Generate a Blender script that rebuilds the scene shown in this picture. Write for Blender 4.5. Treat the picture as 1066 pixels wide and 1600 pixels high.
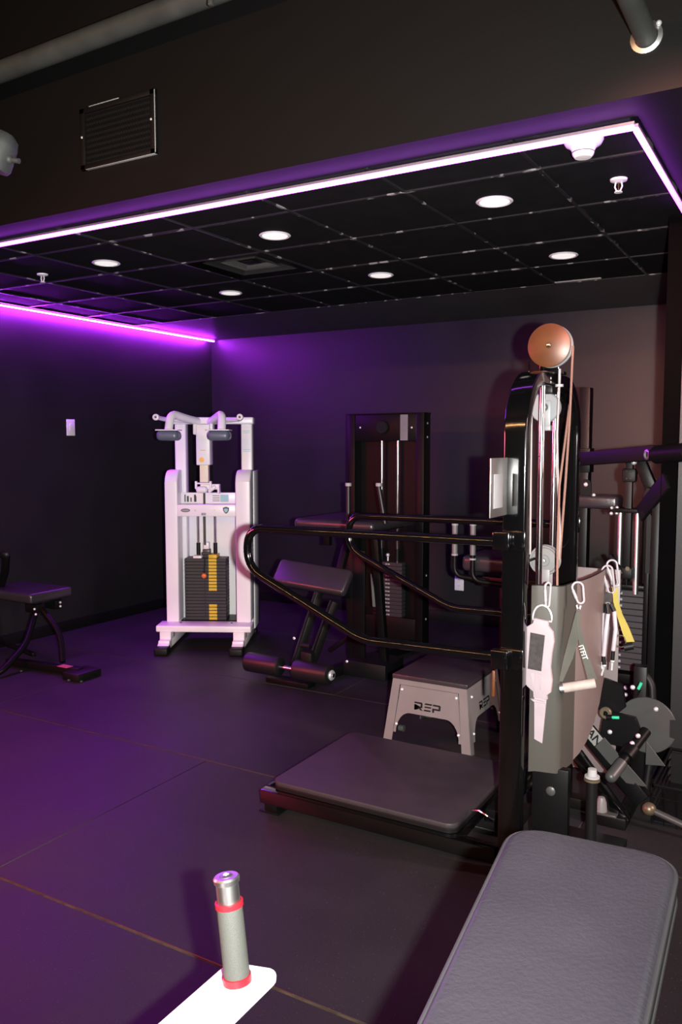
import bpy, bmesh, math, random
from mathutils import Vector, Matrix
PI = math.pi
R = math.radians
random.seed(7)
SC = bpy.context.scene
COL = SC.collection
for o in list(bpy.data.objects):
    bpy.data.objects.remove(o)

# ------------------------------------------------------------------ camera
EYE = 1.66
cam_d = bpy.data.cameras.new('camera')
cam_d.sensor_fit = 'VERTICAL'
cam_d.sensor_height = 36.0
cam_d.lens = 1285.0 / 1600.0 * 36.0
cam_d.clip_start = 0.02
cam = bpy.data.objects.new('camera', cam_d)
COL.objects.link(cam)
cam.location = (0, 0, EYE)
cam.rotation_euler = (R(90 - 4.69), 0, R(30.2))
SC.camera = cam

# ------------------------------------------------------------------ world, lamps, exposure
w = bpy.data.worlds.new('world')
SC.world = w
w.use_nodes = True
w.node_tree.nodes['Background'].inputs[0].default_value = (0.20, 0.09, 0.16, 1)
w.node_tree.nodes['Background'].inputs[1].default_value = 0.004


def lamp(name, kind, loc, energy, color, target=None, **kw):
    d = bpy.data.lights.new(name, kind)
    d.energy = energy
    d.color = color
    for k, v in kw.items():
        setattr(d, k, v)
    o = bpy.data.objects.new(name, d)
    COL.objects.link(o)
    o.location = loc
    if target is not None:
        o.rotation_euler = (Vector(target) - Vector(loc)).to_track_quat('-Z', 'Y').to_euler()
    return o


cy, sy = math.cos(R(30.2)), math.sin(R(30.2))
# the flash of the camera, a hand's width to the right of the lens
FLASH = (0.125 * cy, 0.125 * sy, EYE - 0.01)
lamp('flash', 'SPOT', FLASH, 1340, (1.0, 0.985, 0.955), (-3.3, 5.2, 1.55),
     shadow_soft_size=0.02, spot_size=R(105), spot_blend=1.0)
# coloured lamps of the main gym behind and beside the photographer
lamp('gym_lamp_orange', 'AREA', (-3.4, -2.6, 3.2), 95, (1.0, 0.48, 0.20), (-3.4, 3.0, 1.0),
     shape='RECTANGLE', size=4.4, size_y=0.05)
lamp('gym_lamp_rose', 'AREA', (-.2, 1.5, 2.72), 9, (1.0, 0.36, 0.28), (-1.25, 7.09, 1.75),
     shape='RECTANGLE', size=.25, size_y=0.12, spread=R(32))
lamp('gym_lamp_pink', 'AREA', (1.7, 3.5, 1.9), 14, (1.0, 0.66, 0.62), (-.78, 3.4, .75),
     shape='RECTANGLE', size=.2, size_y=.8, spread=R(60))
lamp('gym_lamp_red', 'AREA', (-5.45, 0.7, 1.9), 125, (1.0, 0.08, 0.16), (-3.2, 1.4, 0.0),
     shape='RECTANGLE', size=1.6, size_y=.3, spread=R(130))

SC.view_settings.view_transform = 'Standard'
SC.view_settings.look = 'None'
SC.view_settings.gamma = 1.0
SC.view_settings.use_curve_mapping = False
SC.view_settings.exposure = 0.0
SC.cycles.max_bounces = 6
SC.cycles.diffuse_bounces = 3
SC.cycles.glossy_bounces = 4
SC.cycles.caustics_reflective = False
SC.cycles.caustics_refractive = False
SC.cycles.sample_clamp_indirect = 3.0
LED_POWER = 15.5
LED_WALL_POWER = 440.0


# ------------------------------------------------------------------ materials
def mat(name, color, rough=0.5, metal=0.0, spec=0.5, coat=0.0, bump=0.0, bscale=200.0, vary=0.12, vscale=8.0,
        emit=None, estr=0.0, speck=None, speck_scale=300.0, speck_at=0.72, rvary=0.0, coat_rough=0.06, sheen=0.0):
    m = bpy.data.materials.new(name)
    m.use_nodes = True
    nt = m.node_tree
    n, l = nt.nodes, nt.links
    b = n['Principled BSDF']
    b.inputs['Roughness'].default_value = rough
    b.inputs['Metallic'].default_value = metal
    b.inputs['Specular IOR Level'].default_value = spec
    b.inputs['Coat Weight'].default_value = coat
    b.inputs['Coat Roughness'].default_value = coat_rough
    if sheen:
        b.inputs['Sheen Weight'].default_value = sheen
    tc = n.new('ShaderNodeTexCoord')
    no = n.new('ShaderNodeTexNoise')
    no.inputs['Scale'].default_value = vscale
    no.inputs['Detail'].default_value = 5
    l.new(tc.outputs['Object'], no.inputs['Vector'])
    ra = n.new('ShaderNodeMapRange')
    ra.inputs['From Min'].default_value = 0.3
    ra.inputs['From Max'].default_value = 0.7
    ra.inputs['To Min'].default_value = 1 - vary
    ra.inputs['To Max'].default_value = 1 + vary
    l.new(no.outputs['Fac'], ra.inputs['Value'])
    mul = n.new('ShaderNodeVectorMath')
    mul.operation = 'SCALE'
    mul.inputs[0].default_value = color
    l.new(ra.outputs['Result'], mul.inputs['Scale'])
    out = mul.outputs['Vector']
    if speck:
        s = n.new('ShaderNodeTexNoise')
        s.inputs['Scale'].default_value = speck_scale
        s.inputs['Detail'].default_value = 1
        l.new(tc.outputs['Object'], s.inputs['Vector'])
        cr = n.new('ShaderNodeMapRange')
        cr.inputs['From Min'].default_value = speck_at
        cr.inputs['From Max'].default_value = speck_at + 0.05
        l.new(s.outputs['Fac'], cr.inputs['Value'])
        mx = n.new('ShaderNodeMix')
        mx.data_type = 'RGBA'
        l.new(cr.outputs['Result'], mx.inputs['Factor'])
        l.new(out, mx.inputs['A'])
        mx.inputs['B'].default_value = (*speck, 1)
        out = mx.outputs['Result']
    l.new(out, b.inputs['Base Color'])
    if rvary:
        rr = n.new('ShaderNodeMapRange')
        rr.inputs['From Min'].default_value = 0.3
        rr.inputs['From Max'].default_value = 0.7
        rr.inputs['To Min'].default_value = rough - rvary
        rr.inputs['To Max'].default_value = rough + rvary
        l.new(no.outputs['Fac'], rr.inputs['Value'])
        l.new(rr.outputs['Result'], b.inputs['Roughness'])
    if bump:
        bn = n.new('ShaderNodeTexNoise')
        bn.inputs['Scale'].default_value = bscale
        bn.inputs['Detail'].default_value = 3
        l.new(tc.outputs['Object'], bn.inputs['Vector'])
        bu = n.new('ShaderNodeBump')
        bu.inputs['Strength'].default_value = bump
        bu.inputs['Distance'].default_value = 0.002
        l.new(bn.outputs['Fac'], bu.inputs['Height'])
        l.new(bu.outputs['Normal'], b.inputs['Normal'])
    if emit:
        b.inputs['Emission Color'].default_value = (*emit, 1)
        b.inputs['Emission Strength'].default_value = estr
    return m


WALL = mat('black_satin_wall_paint', (.0088, .0084, .0086), .47, spec=.42, bump=.12, bscale=120, vary=.1, vscale=2, rvary=.05)
VELVET = mat('matt_black_pilaster_paint', (.0012, .0011, .0012), .9, spec=.04, vary=.1)
HEADER = mat('black_matt_header_paint', (.0025, .0025, .0025), .6, spec=.2, bump=.15, bscale=90, vary=.12, vscale=1.5)
TILE = mat('black_acoustic_tile', (.0105, .0105, .011), .85, spec=.06, bump=.6, bscale=160, vary=.15, speck=(.035, .035, .035), speck_scale=220, speck_at=.70)
BAR = mat('worn_black_grid_bar', (.016, .016, .016), .35, spec=.5, vary=.2, speck=(.22, .21, .20), speck_scale=14, speck_at=.60)
BAND = mat('grey_black_ceiling_paint', (.045, .045, .046), .5, spec=.5, bump=.1, bscale=100)
SOFF = mat('black_soffit_paint', (.0055, .0055, .006), .6, spec=.15, bump=.1, bscale=100)
RUBBER = mat('black_rubber_floor', (.0145, .0130, .0138), .52, spec=.36, bump=.35, bscale=240, vary=.25, vscale=1.6, rvary=.06,
             speck=(.11, .11, .11), speck_scale=190, speck_at=.715)
SEAM = mat('dusty_seam', (.042, .037, .020), .9, spec=.2, vary=.5, vscale=20)
RUBTOP = mat('platform_rubber_top', (.026, .021, .023), .55, spec=.4, bump=.3, bscale=300, vary=.15, speck=(.10, .10, .10), speck_scale=200, speck_at=.73)
GLOSS = mat('glossy_black_powder_coat', (.0018, .0018, .0020), .12, spec=.4, coat=.5, coat_rough=.05, vary=.1)
SATIN = mat('satin_black_steel', (.0036, .0034, .0036), .38, spec=.17, bump=.15, bscale=400, vary=.12)
BLACKM = mat('matt_black_steel', (.0038, .0037, .0038), .5, spec=.25, bump=.15, bscale=400, vary=.12)
GREYST = mat('grey_powder_coated_steel', (.150, .142, .138), .42, spec=.45, bump=.12, bscale=500, vary=.06)
DGREY = mat('dark_grey_steel', (.045, .045, .043), .4, spec=.45, bump=.1, bscale=300, vary=.1)
SHROUD = mat('warm_grey_sheet_steel', (.064, .061, .052), .34, metal=.15, spec=.5, vary=.06, vscale=3)
SHROUD_LIT = mat('pink_lit_grey_sheet_steel', (.135, .108, .100), .36, spec=.5, vary=.06, vscale=3)  # shroud steel made paler and rosier: pink side light put into the colour
CHROME = mat('chrome', (.80, .78, .79), .14, metal=1.0, vary=.04)
BRUSH = mat('brushed_steel', (.66, .66, .64), .36, metal=1.0, vary=.06)
ZINC = mat('zinc_bolt', (.85, .85, .85), .3, metal=.6, vary=.05)
WHITE = mat('white_powder_coat', (.80, .77, .80), .34, spec=.5, vary=.02)
WHITE2 = mat('white_inner_panel', (.80, .80, .76), .5, spec=.4, vary=.03)
CREAM = mat('cream_post', (.74, .68, .52), .45, vary=.05)
PADBL = mat('slate_blue_vinyl', (.10, .12, .17), .34, spec=.5, bump=.2, bscale=120)
STACK = mat('charcoal_weight_plate', (.030, .028, .030), .5, spec=.4, bump=.1, bscale=300)
YELLOW = mat('yellow_sticker', (.62, .43, .02), .5, vary=.1, vscale=60)
ORANGE = mat('orange_knob', (.85, .17, .03), .45)
VINYL = mat('black_vinyl', (.026, .022, .026), .28, spec=.6, bump=.35, bscale=170, vary=.1)
VINYLG = mat('dark_grey_grained_vinyl', (.029, .0265, .032), .40, spec=.6, bump=.7, bscale=120, vary=.14, vscale=5)
PIPING = mat('grey_piping', (.035, .033, .034), .45)
FOAM = mat('black_foam_roller', (.007, .0065, .007), .42, spec=.45, bump=.15, bscale=300)
BRONZE = mat('bronze_brown_disc', (.085, .030, .009), .40, metal=.1, spec=.5, vary=.10, vscale=30)
SILVER = mat('silver_disc', (.20, .21, .215), .45, metal=.1, vary=.04)
PULLEY = mat('grey_nylon_pulley', (.16, .16, .155), .4, spec=.5, vary=.08)
ROPE = mat('rusty_pink_cord', (.22, .115, .085), .7, bump=.6, bscale=900, vary=.25, vscale=300)
CABLE = mat('pale_cable', (.28, .25, .24), .5, vary=.1)
PINK = mat('pale_pink_neoprene', (.34, .28, .30), .75, spec=.2, bump=.2, bscale=700, vary=.06, vscale=14)
VELCRO = mat('dark_velcro', (.055, .048, .048), .95, spec=.1, bump=.9, bscale=700, vary=.2, vscale=60)
STRAPG = mat('grey_green_webbing', (.075, .075, .062), .8, spec=.2, bump=.6, bscale=900)
GRIPM = mat('cream_pink_grip', (.33, .275, .245), .6, spec=.3, vary=.1, vscale=30)
CARAB = mat('pale_aluminium', (.38, .36, .38), .3, metal=.2)
TUBEW = mat('white_latex_tube', (.40, .36, .39), .45, spec=.4)
YSTRAP = mat('yellow_webbing', (.36, .28, .045), .7, bump=.4, bscale=700)
GRIPG = mat('grey_knurled_sleeve', (.075, .078, .068), .5, spec=.35, bump=.5, bscale=900, vary=.05)
RED = mat('red_ring', (.30, .012, .02), .35, spec=.5)
GREEN = mat('green_bolt_tip', (.03, .50, .26), .4)
PLASTIC = mat('white_plastic', (.78, .74, .76), .4, vary=.02)
PIPE = mat('grey_painted_pipe', (.042, .044, .041), .5, spec=.4, vary=.25, vscale=6)
DUSTY = mat('dusty_grey_housing', (.040, .043, .040), .6, vary=.3, vscale=20)
LENS = mat('downlight_lens', (.80, .75, .74), .5, emit=(1.0, .95, .93), estr=.75)
LEDM = mat('violet_led_diffuser', (.8, .7, .9), .6, emit=(.50, .042, 1.0), estr=LED_POWER)
LEDW = mat('bright_violet_led_diffuser', (.8, .7, .9), .6, emit=(.46, .025, 1.0), estr=LED_WALL_POWER)
CHAN = mat('aluminium_led_channel', (.25, .24, .27), .4, metal=.6)
INK = mat('black_ink', (.006, .006, .006), .7, spec=.2)
BADGE = mat('slate_badge', (.08, .09, .12), .4)
TEAL = mat('pale_teal_ink', (.30, .52, .56), .5)
PAPER = mat('grey_label', (.20, .20, .19), .6)
PAPERB = mat('pale_label', (.30, .30, .30), .6)
BRASS = mat('dull_brass', (.14, .115, .07), .4, metal=.5)
INKW = mat('white_ink', (.4, .4, .4), .6)


# ------------------------------------------------------------------ mesh builder
class MB:
    def __init__(s):
        s.b = bmesh.new()

    def _add(s, t, M=None):
        if M is not None:
            bmesh.ops.transform(t, matrix=M, verts=t.verts)
        me = bpy.data.meshes.new('tmp')
        t.to_mesh(me)
        t.free()
        s.b.from_mesh(me)
        bpy.data.meshes.remove(me)
        return s

    def box(s, lo, hi, bev=0.0, seg=2, M=None):
        t = bmesh.new()
        bmesh.ops.create_cube(t, size=1)
        c = [(a + b) / 2 for a, b in zip(lo, hi)]
        d = [max(abs(b - a), 1e-5) for a, b in zip(lo, hi)]
        bmesh.ops.transform(t, matrix=Matrix.Translation(c) @ Matrix.Diagonal((*d, 1)), verts=t.verts)
        if bev:
            bmesh.ops.bevel(t, geom=list(t.edges), offset=min(bev, min(d) * .49), segments=seg, affect='EDGES', profile=.5)
        return s._add(t, M)

    def bar(s, a, b, wx, wy, up=(0, 0, 1), bev=0.0, seg=2):
        """rectangular bar from a to b, wx across, wy along 'up'"""
        a, b = Vector(a), Vector(b)
        z = (b - a).normalized()
        u = Vector(up)
        x = u.cross(z)
        if x.length < 1e-5:
            x = Vector((1, 0, 0)).cross(z)
        x.normalize()
        y = z.cross(x)
        M = Matrix((x, y, z)).transposed().to_4x4()
        M.translation = (a + b) / 2
        L = (b - a).length / 2
        return s.box((-wx / 2, -wy / 2, -L), (wx / 2, wy / 2, L), bev, seg, M)

    def cyl(s, a, b, r, seg=20, r2=None, cap=True):
        a, b = Vector(a), Vector(b)
        t = bmesh.new()
        bmesh.ops.create_cone(t, cap_ends=cap, segments=seg, radius1=r, radius2=r if r2 is None else r2, depth=(b - a).length)
        M = (b - a).to_track_quat('Z', 'Y').to_matrix().to_4x4()
        M.translation = (a + b) / 2
        return s._add(t, M)

    def tube(s, pts, r, seg=12, closed=False, flat=1.0, up=None):
        pts = [Vector(p) for p in pts]
        n = len(pts)
        t = bmesh.new()
        rings = []
        prev = None
        for i, p in enumerate(pts):
            if closed:
                d = (pts[(i + 1) % n] - pts[i - 1]).normalized()
            else:
                d = (pts[min(i + 1, n - 1)] - pts[max(i - 1, 0)]).normalized()
            if prev is None:
                ref = Vector(up) if up else (Vector((0, 0, 1)) if abs(d.z) < .9 else Vector((1, 0, 0)))
            else:
                ref = prev
            x = (ref - d * ref.dot(d)).normalized()
            prev = x
            y = d.cross(x)
            rr = r[i] if isinstance(r, (list, tuple)) else r
            rings.append([t.verts.new(p + x * math.cos(2 * PI * k / seg) * rr + y * math.sin(2 * PI * k / seg) * rr * flat) for k in range(seg)])
        m = n if closed else n - 1
        for i in range(m):
            A, B = rings[i], rings[(i + 1) % n]
            for k in range(seg):
                t.faces.new((A[k], A[(k + 1) % seg], B[(k + 1) % seg], B[k]))
        if not closed:
            t.faces.new(rings[0][::-1])
            t.faces.new(rings[-1])
        return s._add(t)

    def prism(s, poly, c0, c1, M=None, bev=0.0, seg=2):
        t = bmesh.new()
        A = [t.verts.new((x, y, c0)) for x, y in poly]
        f = t.faces.new(A)
        r = bmesh.ops.extrude_face_region(t, geom=[f])
        bmesh.ops.translate(t, verts=[v for v in r['geom'] if isinstance(v, bmesh.types.BMVert)], vec=(0, 0, c1 - c0))
        bmesh.ops.recalc_face_normals(t, faces=t.faces)
        if bev:
            ed = [e for e in t.edges if abs(e.verts[0].co.z - e.verts[1].co.z) < 1e-6]
            bmesh.ops.bevel(t, geom=ed, offset=bev, segments=seg, affect='EDGES', profile=.5)
        return s._add(t, M)

    def lathe(s, prof, a, axis, seg=28):
        """prof: list of (radius, along)"""
        t = bmesh.new()
        vs = [t.verts.new((r, 0, h)) for r, h in prof]
        ed = [t.edges.new((vs[i], vs[i + 1])) for i in range(len(vs) - 1)]
        bmesh.ops.spin(t, geom=vs + ed, axis=(0, 0, 1), cent=(0, 0, 0), angle=2 * PI, steps=seg, use_duplicate=False)
        bmesh.ops.remove_doubles(t, verts=t.verts, dist=1e-6)
        bmesh.ops.recalc_face_normals(t, faces=t.faces)
        M = Vector(axis).to_track_quat('Z', 'Y').to_matrix().to_4x4()
        M.translation = Vector(a)
        return s._add(t, M)

    def ball(s, c, r, sc=(1, 1, 1), seg=16):
        t = bmesh.new()
        bmesh.ops.create_uvsphere(t, u_segments=seg, v_segments=seg // 2 + 2, radius=r)
        return s._add(t, Matrix.Translation(c) @ Matrix.Diagonal((*sc, 1)))

    def sheet(s, rows, thick=0.002):
        """grid of points -> thin solid ribbon"""
        t = bmesh.new()
        V = [[t.verts.new(p) for p in r] for r in rows]
        F = []
        for i in range(len(V) - 1):
            for j in range(len(V[0]) - 1):
                F.append(t.faces.new((V[i][j], V[i][j + 1], V[i + 1][j + 1], V[i + 1][j])))
        bmesh.ops.recalc_face_normals(t, faces=t.faces)
        bmesh.ops.solidify(t, geom=F, thickness=thick)
        return s._add(t)


def smooth(me, ang=40):
    me.set_sharp_from_angle(angle=R(ang))
    for p in me.polygons:
        p.use_smooth = True


def build(name, mb, m, parent=None, world=False, shift=None):
    """link the builder's shape as one object; world=True: shape given in world space, moved under its root"""
    me = bpy.data.meshes.new(name)
    if parent is not None and world:
        top = parent
        while top.parent:
            top = top.parent
        M = Matrix.Translation(top.location) @ top.rotation_euler.to_matrix().to_4x4()
        bmesh.ops.transform(mb.b, matrix=M.inverted(), verts=mb.b.verts)
    mb.b.to_mesh(me)
    mb.b.free()
    me.materials.append(m)
    smooth(me)
    o = bpy.data.objects.new(name, me)
    COL.objects.link(o)
    if parent is not None:
        o.parent = parent
    return o


def tag(o, label=None, cat=None, group=None, kind=None):
    for k, v in (('label', label), ('category', cat), ('group', group), ('kind', kind)):
        if v:
            o[k] = v
    return o


def thing(name, label, cat, loc=(0, 0, 0), rz=0.0, group=None):
    o = bpy.data.objects.new(name, None)
    o.empty_display_size = .1
    COL.objects.link(o)
    o.location = loc
    o.rotation_euler = (0, 0, rz)
    return tag(o, label, cat, group)


def copy_tree(o, parent=None):
    c = o.copy()
    COL.objects.link(c)
    if parent is not None:
        c.parent = parent
    for ch in [x for x in bpy.data.objects if x.parent == o]:
        copy_tree(ch, c)
    return c


def struct(name, mb, m, parent=None):
    o = build(name, mb, m, parent)
    if parent is None:
        tag(o, kind='structure')
    return o


def copies(first, spots, parent):
    """linked-mesh copies of one small part, shifted"""
    for p in spots:
        c = first.copy()
        COL.objects.link(c)
        c.parent = parent
        c.location = p


def text_part(name, body, size, m, parent, M, depth=.0006, world=True):
    cu = bpy.data.curves.new(name, 'FONT')
    cu.body = body
    cu.size = size
    cu.extrude = depth
    cu.offset = .02 * size
    cu.align_x = 'CENTER'
    cu.align_y = 'CENTER'
    tmp = bpy.data.objects.new(name + '_curve', cu)
    COL.objects.link(tmp)
    dg = bpy.context.evaluated_depsgraph_get()
    me = bpy.data.meshes.new_from_object(tmp.evaluated_get(dg))
    bpy.data.objects.remove(tmp)
    me.transform(M)
    if world:
        top = parent
        while top.parent:
            top = top.parent
        me.transform((Matrix.Translation(top.location) @ top.rotation_euler.to_matrix().to_4x4()).inverted())
    me.materials.clear()
    me.materials.append(m)
    o = bpy.data.objects.new(name, me)
    COL.objects.link(o)
    o.parent = parent
    return o


def frame(o, x, y):
    """matrix with origin o and in-plane axes x, y"""
    x = Vector(x).normalized()
    y = Vector(y)
    y = (y - x * y.dot(x)).normalized()
    M = Matrix((x, y, x.cross(y))).transposed().to_4x4()
    M.translation = Vector(o)
    return M


def arc(cx, cy_, r, a0, a1, n=8):
    return [(cx + r * math.cos(R(a0 + (a1 - a0) * i / n)), cy_ + r * math.sin(R(a0 + (a1 - a0) * i / n))) for i in range(n + 1)]


def rounded(pts, r, n=6):
    """round the corners of a polyline of 3D points"""
    P = [Vector(p) for p in pts]
    out = [P[0]]
    for i in range(1, len(P) - 1):
        rr = r[i - 1] if isinstance(r, (list, tuple)) else r
        a, b, c = P[i - 1], P[i], P[i + 1]
        u = (a - b).normalized()
        v = (c - b).normalized()
        d = min(rr, (a - b).length * .49, (c - b).length * .49)
        s0, s1 = b + u * d, b + v * d
        for k in range(n + 1):
            t = k / n
            out.append(s0 * (1 - t) ** 2 + b * 2 * t * (1 - t) + s1 * t * t)
    out.append(P[-1])
    return out


# ================================================================== the room
CZ = 2.78
XL, YB, YH, YL, XR = -5.75, 7.09, 2.86, 3.04, -0.60
floor = struct('floor', MB().box((XL - .1, -3.0, -.06), (3.2, YB + .1, -.002)), SEAM)
# rubber mats laid edge to edge
ys = [-2.0, -.65, .64, 1.965, 3.285, 4.60, 5.92, 7.085]
for r_ in range(len(ys) - 1):
    y0, y1 = ys[r_], ys[r_ + 1]
    x = XL + (3.02 if r_ % 2 else 1.25) - 3.66
    while x < 3.1:
        a, b = max(x, XL), min(x + 3.66, 3.1)
        if b - a > .08:
            build('rubber_mat', MB().box((a + .0012, y0 + .005, -.012), (b - .0012, y1 - .005, 0.0), .002, 1), RUBBER, floor)
        x += 3.66
struct('wall_left', MB().box((XL - .12, -3.0, 0), (XL, YB + .12, 4.3)), WALL)
struct('wall_back', MB().box((XL, YB, 0), (-.5, YB + .12, 3.0)), WALL)
struct('wall_right', MB().box((-.69, 4.46, 0), (-.45, YB, 3.0)), WALL)
struct('trim_4', MB().box((-.59, 4.25, 0), (3.2, 4.40, 3.0)), WALL)
struct('trim_3', MB().box((-.692, 4.40, 0), (-.45, 4.46, CZ + .05)), VELVET)
struct('wall_front', MB().box((XL, YH, CZ), (3.2, YH + .02, 4.3)), HEADER)
struct('baseboard_left', MB().box((XL, -3.0, 0), (XL + .012, YB, .10), .004), BLACKM)
struct('baseboard_back', MB().box((XL, YB - .012, 0), (-.69, YB, .10), .004), BLACKM)
struct('trim_1', MB().box((XL, 5.847, CZ), (-.69, YB, CZ + .05)).box((-1.2, 5.5, CZ + .03), (-1.1, 5.6, CZ + .05)), BAND)
struct('trim_2', MB().box((XL, YH + .02, CZ), (3.2, YL - .012, CZ + .06)).box((XR + .012, YL - .012, CZ), (3.2, 4.25, CZ + .06)), SOFF)

ceil = struct('ceiling', MB().box((XL, YL - .02, CZ + .05), (XR + .05, YB, CZ + .12)), BLACKM)
gx = [XR - .012] + [-1.0434 - .6096 * i for i in range(8)] + [XL]
gy = [YL + .012] + [3.404 + .6096 * j for j in range(4)] + [5.843]
tile_me = {}
for i in range(len(gx) - 1):
    for j in range(len(gy) - 1):
        if i == 4 and j == 2:
            continue
        x1, x0, y0, y1 = gx[i], gx[i + 1], gy[j], gy[j + 1]
        o = build('ceiling_tile', MB().box((x0 + .009, y0 + .009, CZ + .004 + random.uniform(-.001, .003)), (x1 - .009, y1 - .009, CZ + .03), .004, 1), TILE, ceil)
for x in gx[1:-1]:
    build('grid_bar', MB().box((x - .0085, YL, CZ - .001), (x + .0085, 5.845, CZ + .05), .001, 1), BAR, ceil)
for y in gy[1:]:
    build('grid_bar', MB().box((XL, y - .0085, CZ - .0015), (XR, y + .0085, CZ + .05), .001, 1), BAR, ceil)
tag(build('edge_angle', MB().box((-1.645, 5.775, CZ - .004), (-1.33, 5.792, CZ + .03), .001, 1), PAPER, ceil), 'bare pale metal edge angle')
struct('ceiling_deck', MB().box((XL, -3.0, 4.3), (3.2, YH + .2, 4.4)), BLACKM)


# ------------------------------------------------------------------ LED strips
def led(label, a, b, w_=.018, m_=LEDM, shield=0):
    t = thing('led_strip', label, 'led strip', a)
    a, b = Vector(a), Vector(b)
    d = (b - a).normalized()
    build('channel', MB().bar(a + Vector((0, 0, .006)), b + Vector((0, 0, .006)), w_ * .9, .010), CHAN, t, True)
    if shield:  # lip and plate added to keep the strip's light off the ceiling
        build('added_light_shield', MB().box((a.x + w_ / 2 + .001, a.y, a.z - .008), (a.x + w_ / 2 + .004, b.y, CZ), .0005, 1).box((a.x + w_ / 2, a.y, a.z - .001), (a.x + shield, b.y, a.z + .001)), BLACKM, t, True)
    build('diffuser', MB().bar(a - Vector((0, 0, .008)), b - Vector((0, 0, .008)), w_, .018, bev=.004), m_, t, True)
    return t


led('long violet LED strip along the front edge of the black tiled ceiling', (XL + .02, YL, CZ - .024), (XR, YL, CZ - .024))
led('short violet LED strip running back from the right front corner of the ceiling', (XR, YL + .02, CZ - .024), (XR, 4.24, CZ - .024))
led('violet LED strip along the top of the left wall', (XL + .075, YL + .03, CZ - .006), (XL + .075, YB - .05, CZ - .006), .014, LEDW, .05)


# ------------------------------------------------------------------ ceiling fittings
def downlight(loc):
    t = thing('ceiling_downlight', 'x', 'ceiling light', loc, 0, 'round recessed downlights in the black ceiling')
    build('trim_ring', MB().lathe([(.083, 0), (.086, -.004), (.078, -.009), (.070, -.006), (.070, .0)], (0, 0, 0), (0, 0, 1)), PLASTIC, t)
    build('lens', MB().lathe([(.0, -.0055), (.05, -.0055), (.071, -.004), (.071, 0)], (0, 0, 0), (0, 0, 1)), LENS, t)
    return t


DL = [((-1.352, 3.735), 'nearest right round white downlight, beside the smoke detector and sprinkler'),
      ((-2.585, 3.735), 'round white downlight in front of the square air diffuser, middle of the front row'),
      ((-3.875, 3.765), 'leftmost front round white downlight, near the left sprinkler'),
      ((-2.572, 4.945), 'round white downlight in the middle of the back row'),
      ((-1.370, 4.985), 'round white downlight of the back row above the cable tower'),
      ((-3.830, 4.955), 'round white downlight at the left end of the back row')]
d0 = None
for (x, y), lb in DL:
    if d0 is None:
        d0 = downlight((x, y, CZ + .003))
        c = d0
    else:
        c = copy_tree(d0)
        c.location = (x, y, CZ + .003)
    c['label'] = lb


def sprinkler(loc):
    t = thing('fire_sprinkler', 'x', 'sprinkler', loc, 0, 'fire sprinklers in the ceiling')
    build('escutcheon', MB().lathe([(.0, 0), (.036, 0), (.034, -.008), (.014, -.014), (.0, -.014)], (0, 0, 0), (0, 0, 1)), PLASTIC, t)
    f = MB().tube([(-.012, 0, -.012), (-.015, 0, -.032), (-.006, 0, -.052)], .0035, 8)
    f.tube([(.012, 0, -.012), (.015, 0, -.032), (.006, 0, -.052)], .0035, 8)
    build('frame', f, PLASTIC, t)
    build('bulb', MB().cyl((0, 0, -.014), (0, 0, -.05), .003, 8), BRONZE, t)
    build('deflector', MB().lathe([(0, -.052), (.016, -.052), (.017, -.056), (0, -.057)], (0, 0, 0), (0, 0, 1), 16), PLASTIC, t)
    return t


s0 = sprinkler((-.789, 3.70, CZ + .003))
s0['label'] = 'small white fire sprinkler head at the right, behind the smoke detector'
s1 = copy_tree(s0)
s1.location = (-4.495, 3.80, CZ + .003)
s1['label'] = 'small white fire sprinkler head at the far left of the ceiling'

t = thing('smoke_detector', 'white round smoke detector beside the LED corner', 'smoke detector', (-.80, 3.145, CZ + .003))
build('base', MB().lathe([(0, 0), (.070, 0), (.072, -.012), (.064, -.026), (.05, -.034), (0, -.034)], (0, 0, 0), (0, 0, 1)), PLASTIC, t)
h = build('head', MB().lathe([(.050, -.033), (.042, -.045), (.038, -.062), (.030, -.072), (0, -.074)], (0, 0, 0), (0, 0, 1)), PLASTIC, t)
build('slot', MB().lathe([(.0405, -.052), (.0405, -.056)], (0, 0, 0), (0, 0, 1)), DGREY, h)

t = thing('air_diffuser', 'square black air diffuser with nested louvre frames in the ceiling', 'air vent', (-3.177, 4.318, CZ))
for k, (ro, ri, zz) in enumerate([(.296, .235, .0), (.215, .155, .010), (.135, .075, .018)]):
    m_ = MB()
    tb = bmesh.new()
    o4 = [tb.verts.new((a * ro, b * ro, zz)) for a, b in ((-1, -1), (1, -1), (1, 1), (-1, 1))]
    i4 = [tb.verts.new((a * ri, b * ri, zz + .045)) for a, b in ((-1, -1), (1, -1), (1, 1), (-1, 1))]
    fs = [tb.faces.new((o4[q], o4[(q + 1) % 4], i4[(q + 1) % 4], i4[q])) for q in range(4)]
    bmesh.ops.solidify(tb, geom=fs, thickness=.003)
    m_._add(tb)
    build('louvre_frame', m_, (SATIN, DGREY, GREYST)[k], t)  # inner frames get paler steel, standing in for light reflected at the centre
build('centre_plate', MB().box((-.05, -.05, .03), (.05, .05, .036), .002), SATIN, t)
build('duct_box', MB().box((-.29, -.29, .046), (.29, .29, .06)), BLACKM, t)

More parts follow.
